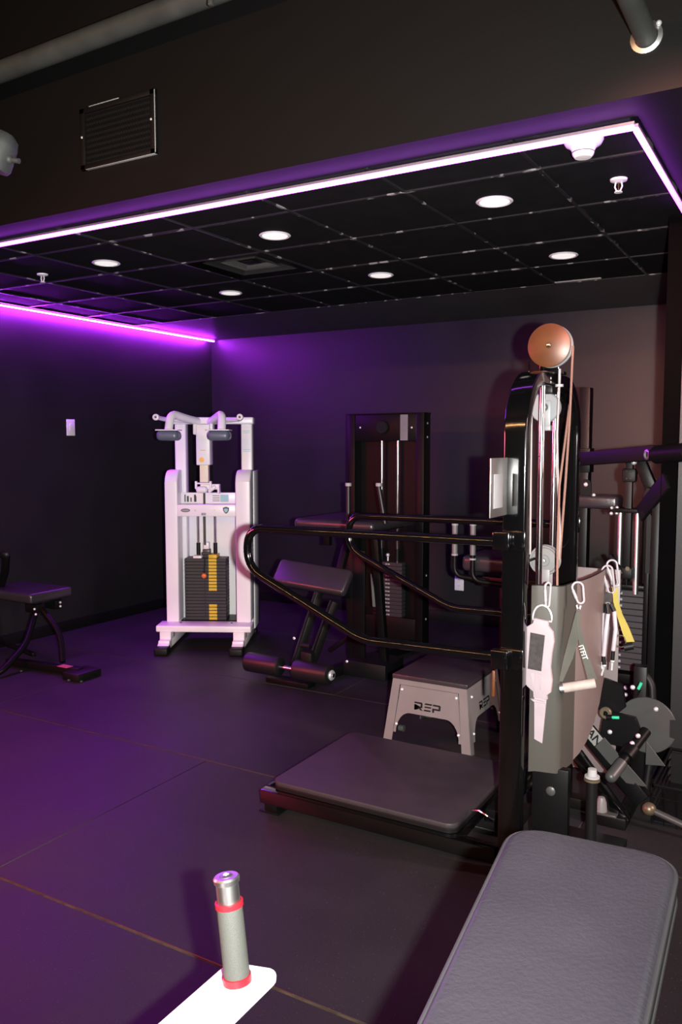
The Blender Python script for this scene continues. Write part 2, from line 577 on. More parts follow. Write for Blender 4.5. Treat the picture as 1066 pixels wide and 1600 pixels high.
# ------------------------------------------------------------------ header wall fittings
t = thing('return_air_grille', 'black rectangular return air grille with worn pale edges high on the front wall', 'air vent', (-2.845, YH, 3.09))
fr = MB()
fr.box((-.235, -.016, .115), (.235, 0, .14), .003).box((-.235, -.016, -.14), (.235, 0, -.115), .003)
fr.box((-.235, -.016, -.14), (-.205, 0, .14), .003).box((.205, -.016, -.14), (.235, 0, .14), .003)
build('frame', fr, BLACKM, t)
for lo, hi in (((.233, -.0165, -.135), (.236, -.012, .135)), ((-.17, -.018, .138), (.02, 0, .1415)), ((-.2, -.018, -.1415), (.232, 0, -.139))):
    tag(build('worn_edge', MB().box(lo, hi, .001), PAPERB, t), 'scraped pale edge')
build('backing', MB().box((-.21, -.004, -.12), (.21, 0, .12)), INK, t)
for k in range(9):
    z = -.10 + k * .025
    build('louvre', MB().bar((-.205, -.008, z), (.205, -.008, z), .015, .002, up=(0, .6, 1)), BLACKM, t)
vb = MB()
for k in range(26):
    x = -.19 + k * .0152
    vb.box((x - .0012, -.0125, -.112), (x + .0012, -.011, .112))
tag(build('cross_bars', vb, BLACKM, t), kind='stuff')
for p in ((.213, 0, .01), (-.222, 0, .01)):
    build('screw', MB().ball((p[0], -.016, p[2]), .006, (1, .6, 1), 10), ZINC, t)

t = thing('conduit_pipe', 'grey pipe running along the top of the front wall at upper left', 'pipe', (-4.0, 2.72, 3.47))
build('tube', MB().cyl((-5.7, 2.72, 3.40), (-1.3, 2.72, 3.475), .047, 24), PIPE, t, True)
for x in (-4.9, -1.6):
    build('bracket', MB().box((x - .02, 2.70, 3.37), (x + .02, YH - .004, 3.40), .003), DUSTY, t, True)

t = thing('sprinkler_pipe', 'dark steel pipe entering the front wall at the upper right', 'pipe', (-.535, YH, 2.958))
build('tube', MB().cyl((-.535, -.2, 2.985), (-.535, YH, 2.955), .034, 24), PIPE, t, True)
build('collar', MB().lathe([(.036, 0), (.050, .001), (.050, .006), (.036, .010)], (-.535, YH, 2.955), (0, -1, 0)), BRUSH, t, True)
build('bolt', MB().ball((-.497, YH - .012, 2.985), .009), ZINC, t, True)

t = thing('pendant_spotlight', 'grey round lamp housing at the left edge in front of the front wall', 'spotlight', (-2.80, 2.21, 2.80))
build('head', MB().lathe([(0, -.08), (.040, -.08), (.062, -.06), (.068, -.03), (.068, .05), (.060, .065), (0, .065)], (-2.84, 2.20, 2.80), (-.3, -.2, -1)), DUSTY, t, True)
build('knuckle', MB().ball((-2.79, 2.21, 2.77), .020).cyl((-2.79, 2.21, 2.77), (-2.745, 2.225, 2.76), .010), DUSTY, t, True)
build('arm', MB().cyl((-2.89, 2.21, 2.81), (XL, 2.21, 2.81), .014, 12), DUSTY, t, True)

t = thing('hanger_rod', 'thin grey hanger rod end at the top edge in front of the front wall', 'rod', (-2.09, 2.6, 3.34))
build('rod', MB().cyl((-2.09, 2.6, 3.36), (-2.09, 2.6, 4.3), .006, 10), PIPE, t, True)
build('clip', MB().box((-2.10, 2.59, 3.335), (-2.08, 2.61, 3.375), .004), PIPE, t, True)

# wall plates
t = thing('wall_switch', 'white blank wall plate on the left wall', 'switch', (XL, 5.117, 1.81))
build('plate', MB().box((0, -.046, -.072), (.007, .046, .072), .003), PLASTIC, t)
build('rocker', MB().box((.006, -.017, -.034), (.010, .017, .034), .002), PLASTIC, t)
t = thing('wall_outlet', 'white electrical outlet low on the back wall', 'outlet', (-2.853, YB, .38))
build('plate', MB().box((-.045, -.007, -.072), (.045, 0, .072), .003), PLASTIC, t)
for z in (-.026, .026):
    rc = build('receptacle', MB().box((-.017, -.009, z - .015), (.017, -.006, z + .015), .004), PLASTIC, t)
    build('slot', MB().box((-.008, -.0095, z - .004), (-.006, -.0088, z + .007)).box((.006, -.0095, z - .004), (.008, -.0088, z + .007)), INK, rc)

# ================================================================== white cable machine
WM = thing('white_chest_machine', 'tall white weight-stack machine with two hanging arm pads against the back corner', 'exercise machine', (-4.185, 4.975, 0), R(28))
for sx, xc in ((-1, -.305), (1, .29)):
    f = MB().box((xc - .045, .05, .028), (xc + .045, .82, .095), .006)
    f.prism([(-.02, .045), (.13, .028), (.13, .155), (.10, .155), (.10, .10)], xc - .045, xc + .045, Matrix(((0, 0, 1, 0), (1, 0, 0, 0), (0, 1, 0, 0), (0, 0, 0, 1))), .003)
    f.box((xc - .045, .12, .09), (xc + .045, .24, .156), .004)
    o = build('foot_rail', f, WHITE, WM)
    build('rubber_foot', MB().box((xc - .055, -.06, 0), (xc + .055, .06, .062), .014, 3), BLACKM, o)
    build('rubber_foot', MB().box((xc - .05, .74, 0), (xc + .05, .84, .04), .01, 2), BLACKM, o)
cb = build('base_beam', MB().box((-.385, .115, .152), (.385, .31, .203), .008, 3), WHITE, WM)
for x in (-.21, .21):
    build('bolt', MB().cyl((x, .24, .203), (x, .24, .207), .009, 10), DGREY, cb)
VZ = Matrix(((0, 0, 1, 0), (1, 0, 0, 0), (0, 1, 0, 0), (0, 0, 0, 1)))      # (v,z,u) -> (u,v,z)
for x0, x1 in ((-.338, -.232), (.243, .365)):
    pf = [(.46, .2), (.28, .2), (.28, 1.36)] + arc(.40, 1.33, .12, 165, 95, 6) + [(.46, 1.452)]
    build('column', MB().prism(pf, x0, x1, VZ, .012, 3), WHITE, WM)
for x0, x1 in ((-.290, -.197), (.266, .358)):
    up_ = build('upright', MB().box((x0, .46, .10), (x1, .56, 1.855), .012, 3), WHITE, WM)
    if x0 > 0:
        st = MB()
        for z in (1.60, 1.615, 1.755, 1.77):
            st.box((x0 + .018, .458, z), (x1 - .015, .4595, z + .004))
        build('sticker', st, TEAL, up_)
build('side_plate', MB().box((.345, .50, .10), (.368, .78, 1.44), .008), WHITE, WM)
build('top_beam', MB().box((-.30, .43, 1.828), (.372, .55, 1.885), .010, 3), WHITE, WM)
build('back_panel', MB().box((-.235, .60, .10), (.25, .615, 1.10)), WHITE2, WM)
build('floor_tray', MB().box((-.235, .36, .185), (.25, .60, .20)), SATIN, WM)
cv = build('cross_cover', MB().box((-.235, .275, 1.075), (.245, .40, 1.172), .006), WHITE, WM)
ov = MB().prism([(-.165 + .038 * math.cos(a * PI / 12), 1.125 + .015 * math.sin(a * PI / 12)) for a in range(24)], 0, .002, frame((0, .2745, 0), (1, 0, 0), (0, 0, 1)))
bd = build('oval_badge', ov, BADGE, cv)
build('badge_face', MB().prism([(-.165 + .032 * math.cos(a * PI / 12), 1.125 + .010 * math.sin(a * PI / 12)) for a in range(24)], 0, .001, frame((0, .2724, 0), (1, 0, 0), (0, 0, 1))), PAPERB, bd)
sh = [(-.026, .020), (-.012, .024), (0, .028), (.012, .024), (.026, .020), (.024, -.004), (.012, -.022), (0, -.030), (-.012, -.022), (-.024, -.004)]
sd = build('shield_badge', MB().prism([(.168 + a, 1.128 + b) for a, b in sh], 0, .002, frame((0, .2745, 0), (1, 0, 0), (0, 0, 1))), BADGE, cv)
build('shield_face', MB().prism([(.168 + a * .6, 1.126 + b * .55) for a, b in sh], 0, .001, frame((0, .2724, 0), (1, 0, 0), (0, 0, 1))), TEAL, sd)
for x in (-.085, .075):
    build('bolt', MB().cyl((x, .276, 1.125), (x, .270, 1.125), .010, 6), ZINC, cv)
build('slot_plate', MB().box((-.035, .270, 1.085), (.003, .276, 1.105), .002), PAPERB, cv)
dp = build('instruction_board', MB().box((-.235, .42, 1.17), (.245, .435, 1.262), .004), WHITE, WM)
ink = MB()
for k, x in enumerate((-.205, -.185, -.155, -.125, -.115)):
    ink.box((x, .4185, 1.185), (x + .010 + .006 * (k % 2), .4195, 1.245 - .012 * (k % 3)))
for z in (1.19, 1.205, 1.22, 1.235):
    ink.box((.03, .4185, z), (.09, .4195, z + .005))
build('print', ink, DGREY, dp)
build('picture', MB().box((.095, .4185, 1.185), (.165, .4195, 1.245)), TEAL, dp)
st = MB().box((-.036, .36, 1.13), (-.018, .366, 1.265), .001).box((-.036, .36, .83), (-.018, .366, 1.09), .001)
build('pull_strap', st, STRAPG, WM)
for x in (-.097, .046):
    build('guide_rod', MB().cyl((x, .44, .19), (x, .44, 1.10), .0105, 14), CHROME, WM)
    build('rod_bumper', MB().cyl((x, .44, .722), (x, .44, .84), .016, 14), BLACKM, WM)
p0 = build('weight_plate', MB().box((-.2, .36, 0), (.146, .52, .0262), .003, 1), STACK, WM)
p0.location = (0, 0, .201)
copies(p0, [(0, 0, .201 + .0272 * k) for k in range(1, 19)], WM)
s_ = build('weight_sticker', MB().box((0, .3575, 0), (.066, .3596, .021)), YELLOW, WM)
s_.location = (.002, 0, .204)
copies(s_, [(.002, 0, .204 + .0272 * k) for k in range(1, 19) if k not in (5, 6, 7, 8)], WM)
hp = build('head_plate', MB().box((-.13, .37, .717), (-.06, .50, .737), .004), WHITE, WM)
build('head_plate', MB().box((.0, .362, .718), (.07, .50, .748), .004), YELLOW, WM)
build('stack_clevis', MB().box((-.055, .40, .717), (.005, .47, .79), .008).cyl((-.06, .39, .755), (.01, .39, .755), .013, 12), DGREY, WM)
build('cable_end', MB().box((-.05, .395, .79), (0, .45, .85), .010), WHITE, WM)
pt = [(-.028, .352, .72), (-.030, .348, .66), (-.033, .346, .60)]
sp = build('selector_pin', MB().ball((-.035, .345, .575), .021, (1, .7, 1)), ORANGE, WM)
build('pin_cord', MB().tube(pt, .006, 8), BLACKM, sp)
ho = MB()
for k in range(1, 13):
    z = .201 + .0272 * k + .011
    ho.cyl((-.03, .3605, z), (-.03, .3585, z), .0045, 8)
tag(build('pin_hole', ho, INK, WM), kind='stuff')
# centre head, post and fork
hd = build('centre_head', MB().box((-.083, .33, 1.492), (.030, .46, 1.825), .008, 3).box((-.115, .36, 1.74), (-.07, .46, 1.83), .012, 3).box((.02, .36, 1.74), (.05, .46, 1.83), .01, 3), WHITE, WM)
build('round_sticker', MB().cyl((-.038, .331, 1.535), (-.038, .3285, 1.535), .021, 20), mat('amber_sticker', (.80, .46, .10), .5), hd)
build('text_sticker', MB().box((-.05, .3285, 1.61), (-.005, .3305, 1.615)), YELLOW, hd)
build('slide_post', MB().box((-.062, .36, 1.35), (.008, .43, 1.50), .004), CREAM, WM)
fk = MB().box((-.098, .33, 1.335), (.040, .36, 1.348), .004).box((-.098, .33, 1.295), (-.082, .37, 1.36), .004).box((.022, .33, 1.295), (.038, .37, 1.36), .004)
fk.box((-.06, .36, 1.29), (.10, .42, 1.335), .006).box((.085, .34, 1.255), (.10, .42, 1.325), .004)
build('fork_bracket', fk, WHITE, WM)
build('roller_cap', MB().box((-.090, .315, 1.262), (.004, .38, 1.318), .025, 4), WHITE, WM)
build('side_lever', MB().bar((.01, .35, 1.27), (.07, .35, 1.32), .03, .03, up=(0, 1, 0), bev=.012), WHITE, WM)
# swinging arms
for c, s in ((-.035, -1), (-.035, 1)):
    ex = c + s * .20
    path = rounded([(c + s * .04, .47, 1.845), (c + s * .12, .30, 1.87), (ex + s * .005, .14, 1.905), (ex + s * .01, .08, 1.77)], [.06, .085], 7)
    a_ = build('swing_arm', MB().tube(path, .033, 16), WHITE, WM)
    px_ = ex + s * .0 - .008
    build('pad_plate', MB().box((px_ - .088, .0, 1.768), (px_ + .088, .16, 1.777), .003), WHITE, a_)
    build('arm_pad', MB().box((px_ - .085, .0, 1.69), (px_ + .088, .16, 1.768), .033, 5), PADBL, a_)
    gx_ = ex + s * (.10 if s < 0 else .16)
    gp = build('grip_tube', MB().tube(rounded([(c + s * .10, .42, 1.85), (gx_ - s * .02, .22, 1.862), (gx_, .06, 1.872)], .05), .0175, 12), WHITE, a_)
    build('grip_end', MB().lathe([(.0, .010), (.011, .010), (.013, .016), (.024, .012), (.026, 0), (.024, -.03), (0, -.03)], (gx_, .05, 1.873), (0, -1, 0), 18), PLASTIC, gp)
    build('grip_hole', MB().cyl((gx_, .041, 1.873), (gx_, .038, 1.873), .009, 12), DGREY, gp)

# ================================================================== black leg machine at the back
LM = thing('leg_curl_machine', 'black leg machine with padded seat, foam rollers and tall weight tower at back wall', 'exercise machine', (-3.0, 5.4, 0))
B = lambda n, mb, m, p=LM: build(n, mb, m, p, True)
for x0, x1 in ((-3.43, -3.36), (-2.80, -2.73)):
    u_ = B('tower_upright', MB().box((x0, 6.0, .0), (x1, 6.13, 1.91), .005), SATIN)
    if x0 > -3:
        for z in (.24, .60, 1.72, 1.83):
            B('bolt', MB().ball((x1 + .002, 6.065, z), .009, (.5, 1, 1), 10), ZINC, u_)
hp = B('header_plate', MB().box((-3.36, 6.005, 1.69), (-2.80, 6.03, 1.905), .004), SATIN)
B('label_strip', MB().box((-2.94, 6.001, 1.693), (-2.873, 6.0045, 1.90)), PAPER, hp)
for x, z in ((-3.31, 1.80), (-3.12, 1.84), (-3.12, 1.825), (-3.12, 1.77), (-3.12, 1.755), (-2.84, 1.795)):
    B('bolt', MB().ball((x, 6.003, z), .0085, (1, .5, 1), 10), ZINC, hp)
B('top_pulley', MB().lathe([(.0, .02), (.05, .02), (.055, .012), (.045, 0), (.055, -.012)], (-3.10, 6.0, 1.80), (0, -1, 0)), INK)
B('top_cap', MB().box((-3.435, 5.995, 1.905), (-2.725, 6.135, 1.915), .003), SATIN)
B('back_sheet', MB().box((-3.36, 6.115, .1), (-2.80, 6.125, 1.69)), SATIN)
B('bottom_plate', MB().box((-3.36, 6.005, .04), (-2.80, 6.03, .24), .004), SATIN)
for x in (-3.14, -2.993):
    B('guide_rod', MB().cyl((x, 6.07, .2), (x, 6.07, 1.70), .0125, 14), CHROME)
    B('rod_bumper', MB().cyl((x, 6.07, .70), (x, 6.07, .80), .02, 14), BLACKM)
p0 = B('weight_plate', MB().box((-3.20, 6.035, 0), (-2.935, 6.11, .031), .003, 1), STACK)
zs = [.235 + .0325 * k for k in range(14)]
p0.location.z = zs[0]
copies(p0, [(0, 0, z) for z in zs[1:]], LM)
nm = MB()
for z in zs:
    nm.box((-3.085, 6.033, z + .009), (-3.070, 6.0348, z + .021)).box((-3.065, 6.033, z + .009), (-3.045, 6.0348, z + .021))
tag(B('weight_marks', nm, PAPERB), kind='stuff')
B('stack_pin', MB().cyl((-3.06, 6.03, .70), (-3.06, 6.03, .745), .008).ball((-3.06, 6.03, .75), .016), ZINC)
# bench half
B('seat_pad', MB().box((-3.25, 4.90, 1.06), (-2.60, 5.58, 1.135), .032, 5), VINYL)
B('seat_plate', MB().box((-3.2, 4.98, 1.045), (-2.66, 5.5, 1.06), .004), BLACKM)
B('support_post', MB().bar((-2.92, 5.2, .05), (-2.94, 5.2, 1.05), .07, .07, bev=.004), SATIN)
B('support_post', MB().bar((-3.2, 5.3, .9), (-3.2, 5.3, 1.05), .05, .05, bev=.004), SATIN)
B('slanted_post', MB().bar((-2.655, 5.2, .02), (-2.745, 5.2, 1.06), .055, .055, bev=.004), SATIN)
B('grey_gusset', MB().prism([(-2.80, .72), (-2.782, .48), (-2.745, .48)], 5.24, 5.25, Matrix(((1, 0, 0, 0), (0, 0, 1, 0), (0, 1, 0, 0), (0, 0, 0, 1)))), GREYST)
B('base_tube', MB().bar((-3.0, 4.75, .035), (-2.8, 6.0, .035), .07, .07, bev=.004), SATIN)
B('base_plate', MB().box((-2.92, 5.05, 0), (-2.58, 5.35, .11), .006), BLACKM)
B('cross_foot', MB().box((-3.3, 4.62, 0), (-2.95, 4.72, .035), .005), SATIN)
B('brace', MB().bar((-3.12, 5.2, .12), (-2.93, 5.2, .26), .03, .03, bev=.003), SATIN)
B('knee_pad', MB().box((-.29, -.035, -.095), (.29, .035, .095), .024, 4,
                       Matrix.Translation((-3.0, 4.76, .745)) @ Matrix.Rotation(R(3.5), 4, 'Y') @ Matrix.Rotation(R(-38), 4, 'X')), VINYL)
B('pad_post', MB().bar((-2.86, 4.86, .70), (-2.86, 5.05, 1.06), .05, .05, bev=.004), SATIN)
B('pad_bracket', MB().bar((-2.95, 4.80, .70), (-2.95, 5.2, .55), .04, .04, bev=.003), BLACKM)
lv = B('lever_bar', MB().bar((-3.09, 4.65, .10), (-2.97, 4.80, .64), .055, .05, bev=.004), SATIN)
B('lever_bar', MB().bar((-2.965, 4.68, .14), (-2.86, 4.82, .58), .055, .05, bev=.004), SATIN)
B('lever_joint', MB().box((-3.02, 4.63, .16), (-2.93, 4.72, .25), .012).cyl((-3.0, 4.62, .30), (-2.93, 4.62, .30), .016), BLACKM)
B('roller_axle', MB().cyl((-3.44, 4.62, .125), (-2.745, 4.62, .125), .015), CHROME)
for x0, x1 in ((-3.46, -3.17), (-3.055, -2.77)):
    ro = B('foam_roller', MB().lathe([(0, 0), (.055, 0), (.066, .008), (.068, .02), (.068, x1 - x0 - .02), (.066, x1 - x0 - .008), (.055, x1 - x0), (0, x1 - x0)], (x0, 4.62, .125), (1, 0, 0)), FOAM)
    if x0 > -3.2:
        B('end_cap', MB().lathe([(.032, 0), (.036, .01), (.03, .018), (.016, .020), (.014, .014), (0, .014)], (x1, 4.62, .125), (1, 0, 0), 20), ZINC, ro)
for p in ((-2.885, 5.16, .86), (-2.82, 5.16, .735), (-2.82, 5.16, .485), (-2.885, 5.04, .105), (-3.06, 4.62, .34), (-2.99, 4.70, .20)):
    B('bolt', MB().ball(p, .011, (1, .6, 1), 10), ZINC)
B('side_frame', MB().box((-2.90, 5.15, .11), (-2.80, 5.17, .90), .003), SATIN)
for a, b in (((-2.85, 5.0, 1.37), (-2.85, 5.0, 1.12)), ((-2.61, 5.0, 1.375), (-2.56, 5.0, 1.12))):
    hb = B('hand_grip', MB().cyl(a, b, .017, 14), FOAM)
    B('grip_cap', MB().cyl(a, (a[0], a[1], a[2] + .022), .022, 14), PAPERB, hb)

# ================================================================== glossy cable tower
CT = thing('cable_tower', 'glossy black cable tower with an arched frame, curved handrails and a rubber-topped platform', 'exercise machine', (-1.3, 3.33, 0))
T = lambda n, mb, m, p=CT: build(n, mb, m, p, True)
XF, XB, Y0, Y1 = -.93, -1.017, 2.945, 3.735
YX = Matrix(((0, 0, 1, 0), (1, 0, 0, 0), (0, 1, 0, 0), (0, 0, 0, 1)))     # (y,z,x) -> (x,y,z)
ro_, ri_ = .24, .19
out = [(Y0, 0)] + arc(Y0 + ro_, 1.945 - ro_, ro_, 180, 90, 12) + arc(Y1 - ro_, 1.945 - ro_, ro_, 90, 0, 12) + [(Y1, 0)]
inn = [(Y1 - .055, 0)] + arc(Y1 - .055 - ri_, 1.89 - ri_, ri_, 0, 90, 12) + arc(Y0 + .055 + ri_, 1.89 - ri_, ri_, 90, 180, 12) + [(Y0 + .055, 0)]
T('arch_frame', MB().prism(out + inn, XB, XF, YX, .006, 3), GLOSS)
T('cross_tube', MB().box((-1.0, Y0 + .05, .30), (-.94, Y1 - .05, .40), .004), GLOSS)
T('cross_tube', MB().box((-1.0, Y0 + .05, 1.19), (-.99, Y1 - .05, 1.2), .003), SATIN)
# handrails: each one bent tube with two clamp brackets
for yy, yb, xt, x1, dz in ((2.925, Y0, -2.185, -.985, 0), (3.755, Y1, -2.14, -1.0, -.005)):
    xx = xt
    path = rounded([(x1, yy, 1.300 + dz), (xx + .005, yy, 1.292 + dz), (xx, yy, 1.118 + dz), (xx + .585, yy, .858 + dz), (x1, yy, .866 + dz)], [.085, .085, .06], 9)
    hr = T('handrail', MB().tube(path, .0185, 16), GLOSS)
    s = -1 if yy < 3 else 1
    for z in (1.305 + dz, .858 + dz):
        b0, b1 = sorted((yb, yb + s * .045))
        c0, c1 = sorted((yb, yb + s * .012))
        T('clamp_bracket', MB().box((-1.04, b0, z - .035), (-.975, b1, z + .035), .005).box((-1.0, c0, z - .038), (XF + .004, c1, z + .038), .004), GLOSS, hr)
tag(T('hanging_tab', MB().box((-1.033, 2.90, .715), (-1.022, 2.915, .815), .003), BRONZE), 'small copper coloured tab')
# card holder on the near post
ch = T('card_holder', MB().box((-1.004, 2.765, 1.40), (-1.0, 2.945, 1.612), .001), BRUSH)
T('card', MB().box((-.998, 2.79, 1.432), (-.996, 2.885, 1.555), .0005), PAPERB, ch)
# platform
pf = MB().box((-2.13, 2.93, .045), (-1.02, 2.985, .108), .004).box((-2.13, 3.66, .045), (-1.02, 3.715, .108), .004)
pf.box((-2.13, 2.985, .045), (-2.07, 3.66, .108), .004).box((-1.25, 2.985, .045), (-1.2, 3.66, .108), .004)
pl = T('platform_frame', pf, GLOSS)
for x, y in ((-2.085, 2.985), (-2.085, 3.66)):
    T('platform_leg', MB().box((x - .035, y - .035, .006), (x + .03, y + .03, .05), .003).box((x - .055, y - .05, 0), (x + .05, y + .05, .008), .002), SATIN, pl)
cr = .045
top = arc(-2.085 + cr, 2.955 + cr, cr, 180, 270, 6) + arc(-1.195 - cr, 2.955 + cr, cr, 270, 360, 6) + arc(-1.195 - cr, 3.69 - cr, cr, 0, 90, 6) + arc(-2.085 + cr, 3.69 - cr, cr, 90, 180, 6)
T('platform_deck', MB().prism(top, .108, .128, None, .003, 1), BLACKM)
T('platform_mat', MB().prism([(x_, y_) for x_, y_ in top], .128, .150, None, .005, 2), RUBTOP)
T('low_pulley_guard', MB().box((-1.18, 3.25, .05), (-1.02, 3.40, .11), .01), SATIN)
T('cable_hook', MB().tube([(-1.18, 3.1, .16), (-1.14, 3.08, .175), (-1.10, 3.07, .165), (-1.08, 3.08, .15)], .006, 8), CHROME)
T('base_foot', MB().box((-1.02, Y0 - .01, 0), (-.62, Y0 + .06, .05), .004), SATIN)
T('base_foot', MB().box((-1.02, Y1 - .06, 0), (-.80, Y1 + .01, .05), .004), SATIN)
T('base_plate', MB().box((-.93, Y0 + .06, .02), (-.62, 3.40, .05), .004), SATIN)
T('base_side', MB().box((-.92, 3.06, .05), (-.78, 3.10, .42), .004), SATIN)
T('round_bolt', MB().lathe([(0, .008), (.012, .008), (.018, .004), (.018, 0)], (-.845, 3.06, .33), (0, -1, 0), 16), DGREY)
bp = T('spring_post', MB().cyl((-.70, 3.10, .05), (-.70, 3.10, .40), .021, 20), BLACKM)
T('spring_cap', MB().lathe([(0, .035), (.016, .033), (.018, .008), (.028, .006), (.028, 0)], (-.70, 3.10, .40), (0, 0, 1), 20), PAPERB, bp)
T('spring_ring', MB().lathe([(.021, .0), (.030, .003), (.030, .010), (.021, .012)], (-.70, 3.10, .055), (0, 0, 1), 20), BRASS, bp)
T('spring_ring', MB().lathe([(.021, .0), (.030, .003), (.030, .010), (.021, .012)], (-.70, 3.10, .385), (0, 0, 1), 20), BRASS, bp)
# top pulley with its housing
PY = 3.30
tp = T('top_pulley', MB().lathe([(0, .0), (.082, .0), (.086, .004), (.086, .010), (.076, .020), (.076, .028), (.086, .038), (.086, .046), (0, .048)], (-.957, PY, 2.055), (0, 1, 0), 48), SILVER)
T('pulley_face', MB().lathe([(0, .0045), (.084, .0045), (.0865, .0025), (.0865, 0), (0, 0)], (-.957, PY, 2.055), (0, -1, 0), 48), BRONZE, tp)
T('axle_bolt', MB().lathe([(0, .016), (.007, .015), (.011, .010), (.012, .004)], (-.957, PY, 2.055), (0, -1, 0), 16), CHROME, tp)
T('pulley_bracket', MB().box((-1.01, PY + .052, 1.93), (-.93, PY + .058, 2.08), .003).box((-1.03, PY - .02, 1.94), (-.90, PY + .06, 1.952), .003).box((-1.035, PY - .02, 1.95), (-1.03, PY - .01, 2.0)), GLOSS)
# hanging swivel pulley (silver) and moving pulley (grey)
sp_ = T('upper_pulley', MB().lathe([(0, 0), (.056, 0), (.060, .004), (.058, .012), (.052, .016), (.058, .022), (.060, .030), (0, .034)], (-.962, 3.27, 1.808), (0, 1, 0), 40), SILVER)
T('pulley_yoke', MB().box((-.985, 3.262, 1.735), (-.935, 3.268, 1.835), .003).box((-.985, 3.262, 1.715), (-.935, 3.305, 1.737), .003), SILVER, sp_)
T('axle_ring', MB().lathe([(.010, .006), (.016, .006), (.017, 0), (.009, 0)], (-.962, 3.262, 1.808), (0, -1, 0), 20), DGREY, sp_)
T('axle_bolt', MB().ball((-.962, 3.260, 1.808), .010, (1, .6, 1)), ZINC, sp_)
T('pulley_hanger', MB().box((-.985, 3.25, 1.86), (-.925, 3.33, 1.895), .006).box((-.975, 3.28, 1.83), (-.95, 3.31, 1.87), .004), SATIN)
for x, z in ((-.948, 1.905), (-.948, 1.92)):
    T('bolt', MB().ball((x + .015, 3.24, z), .006), ZINC)
mp_ = T('lower_pulley', MB().lathe([(0, .0), (.022, 0), (.024, .003), (.050, .005), (.054, 0), (.060, .0), (.062, .006), (.054, .016), (.054, .022), (.062, .032), (.060, .038), (0, .04)], (-.955, 3.28, 1.19), (0, 1, 0), 40), PULLEY)
T('axle_bolt', MB().lathe([(0, .010), (.007, .009), (.010, .002)], (-.955, 3.28, 1.19), (0, -1, 0), 14), BRUSH, mp_)
T('pulley_yoke', MB().box((-.98, 3.275, 1.06), (-.93, 3.278, 1.155), .002).box((-.98, 3.322, 1.06), (-.93, 3.325, 1.20), .002), PULLEY, mp_)
# guide rods, weight stack
for y in (3.215, 3.37):
    T('guide_rod', MB().cyl((-.955 if y < 3.3 else -.946, y, .38), (-.955 if y < 3.3 else -.946, y, 1.89), .0125, 16), CHROME)
p0 = T('weight_plate', MB().box((-.905, 3.13, 0), (-.825, 3.53, .024), .002, 1), STACK)
p0.location.z = .44
copies(p0, [(0, 0, .44 + .0255 * k) for k in range(1, 22)], CT)
T('stack_head', MB().box((-.985, 3.24, 1.02), (-.87, 3.38, 1.05), .004).cyl((-.955, 3.30, 1.05), (-.955, 3.30, 1.08), .014), SATIN)
# cables
T('thick_cord', MB().tube([(-.868, PY + .024, 2.05), (-.866, 3.29, 1.75), (-.872, 3.27, 1.5), (-.893, 3.29, 1.2)], .0048, 8), ROPE)
T('thick_cord', MB().tube([(-.876, PY + .024, 1.82), (-.876, 3.20, 1.5), (-.862, 3.14, 1.25), (-.853, 3.12, 1.03)], .0045, 8), ROPE)
T('cable', MB().tube([(-.895, 3.24, 1.93), (-.898, 3.23, 1.7), (-.890, 3.23, 1.5), (-.88, 3.24, 1.3), (-.895, 3.28, 1.2)], .0045, 8), CABLE)
T('cable', MB().tube([(-1.020, 3.29, 1.80), (-1.018, 3.29, 1.5), (-1.015, 3.29, 1.21)], .0042, 8), CABLE)
T('cable_stop', MB().cyl((-.896, 3.24, 1.885), (-.896, 3.24, 1.895), .016, 14).cyl((-.896, 3.24, 1.895), (-.896, 3.24, 1.955), .005, 10), PAPERB)
# folded sheet-steel shroud round the weight stack
zt, zb = 1.128, .405
def sheet_wall(plan, low, top):
    return MB().sheet([[(x, y, low[i] + (top - low[i]) * f) for i, (x, y) in enumerate(plan)] for f in (0, .3, .7, 1.0)], .003)
front = [(-.925, 3.022), (-.905, 3.040), (-.838, 3.052), (-.826, 3.057), (-.819, 3.066), (-.816, 3.078), (-.801, 3.20)]
T('stack_shroud', sheet_wall(front, [zb] * 7, zt), SHROUD)
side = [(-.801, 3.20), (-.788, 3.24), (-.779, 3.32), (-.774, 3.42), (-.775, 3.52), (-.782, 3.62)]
T('shroud_side', sheet_wall(side, [.415, .43, .455, .50, .56, .64], zt), SHROUD_LIT)
T('shroud_edge', MB().tube([(x, y, 1.129) for x, y in front + side[1:]], .0028, 6), INK)

# ------------------------------------------------------------------ grey panel behind the tower
t = thing('grey_guard_panel', 'plain grey sheet-steel panel standing behind the cable tower', 'panel', (-.95, 4.12, 0))
build('sheet', MB().box((-1.13, 4.12, .02), (-.82, 4.126, 1.05), .001), GREYST, t, True)
build('foot', MB().box((-1.13, 4.08, 0), (-1.09, 4.17, .02), .003).box((-.86, 4.08, 0), (-.82, 4.17, .02), .003), SATIN, t, True)

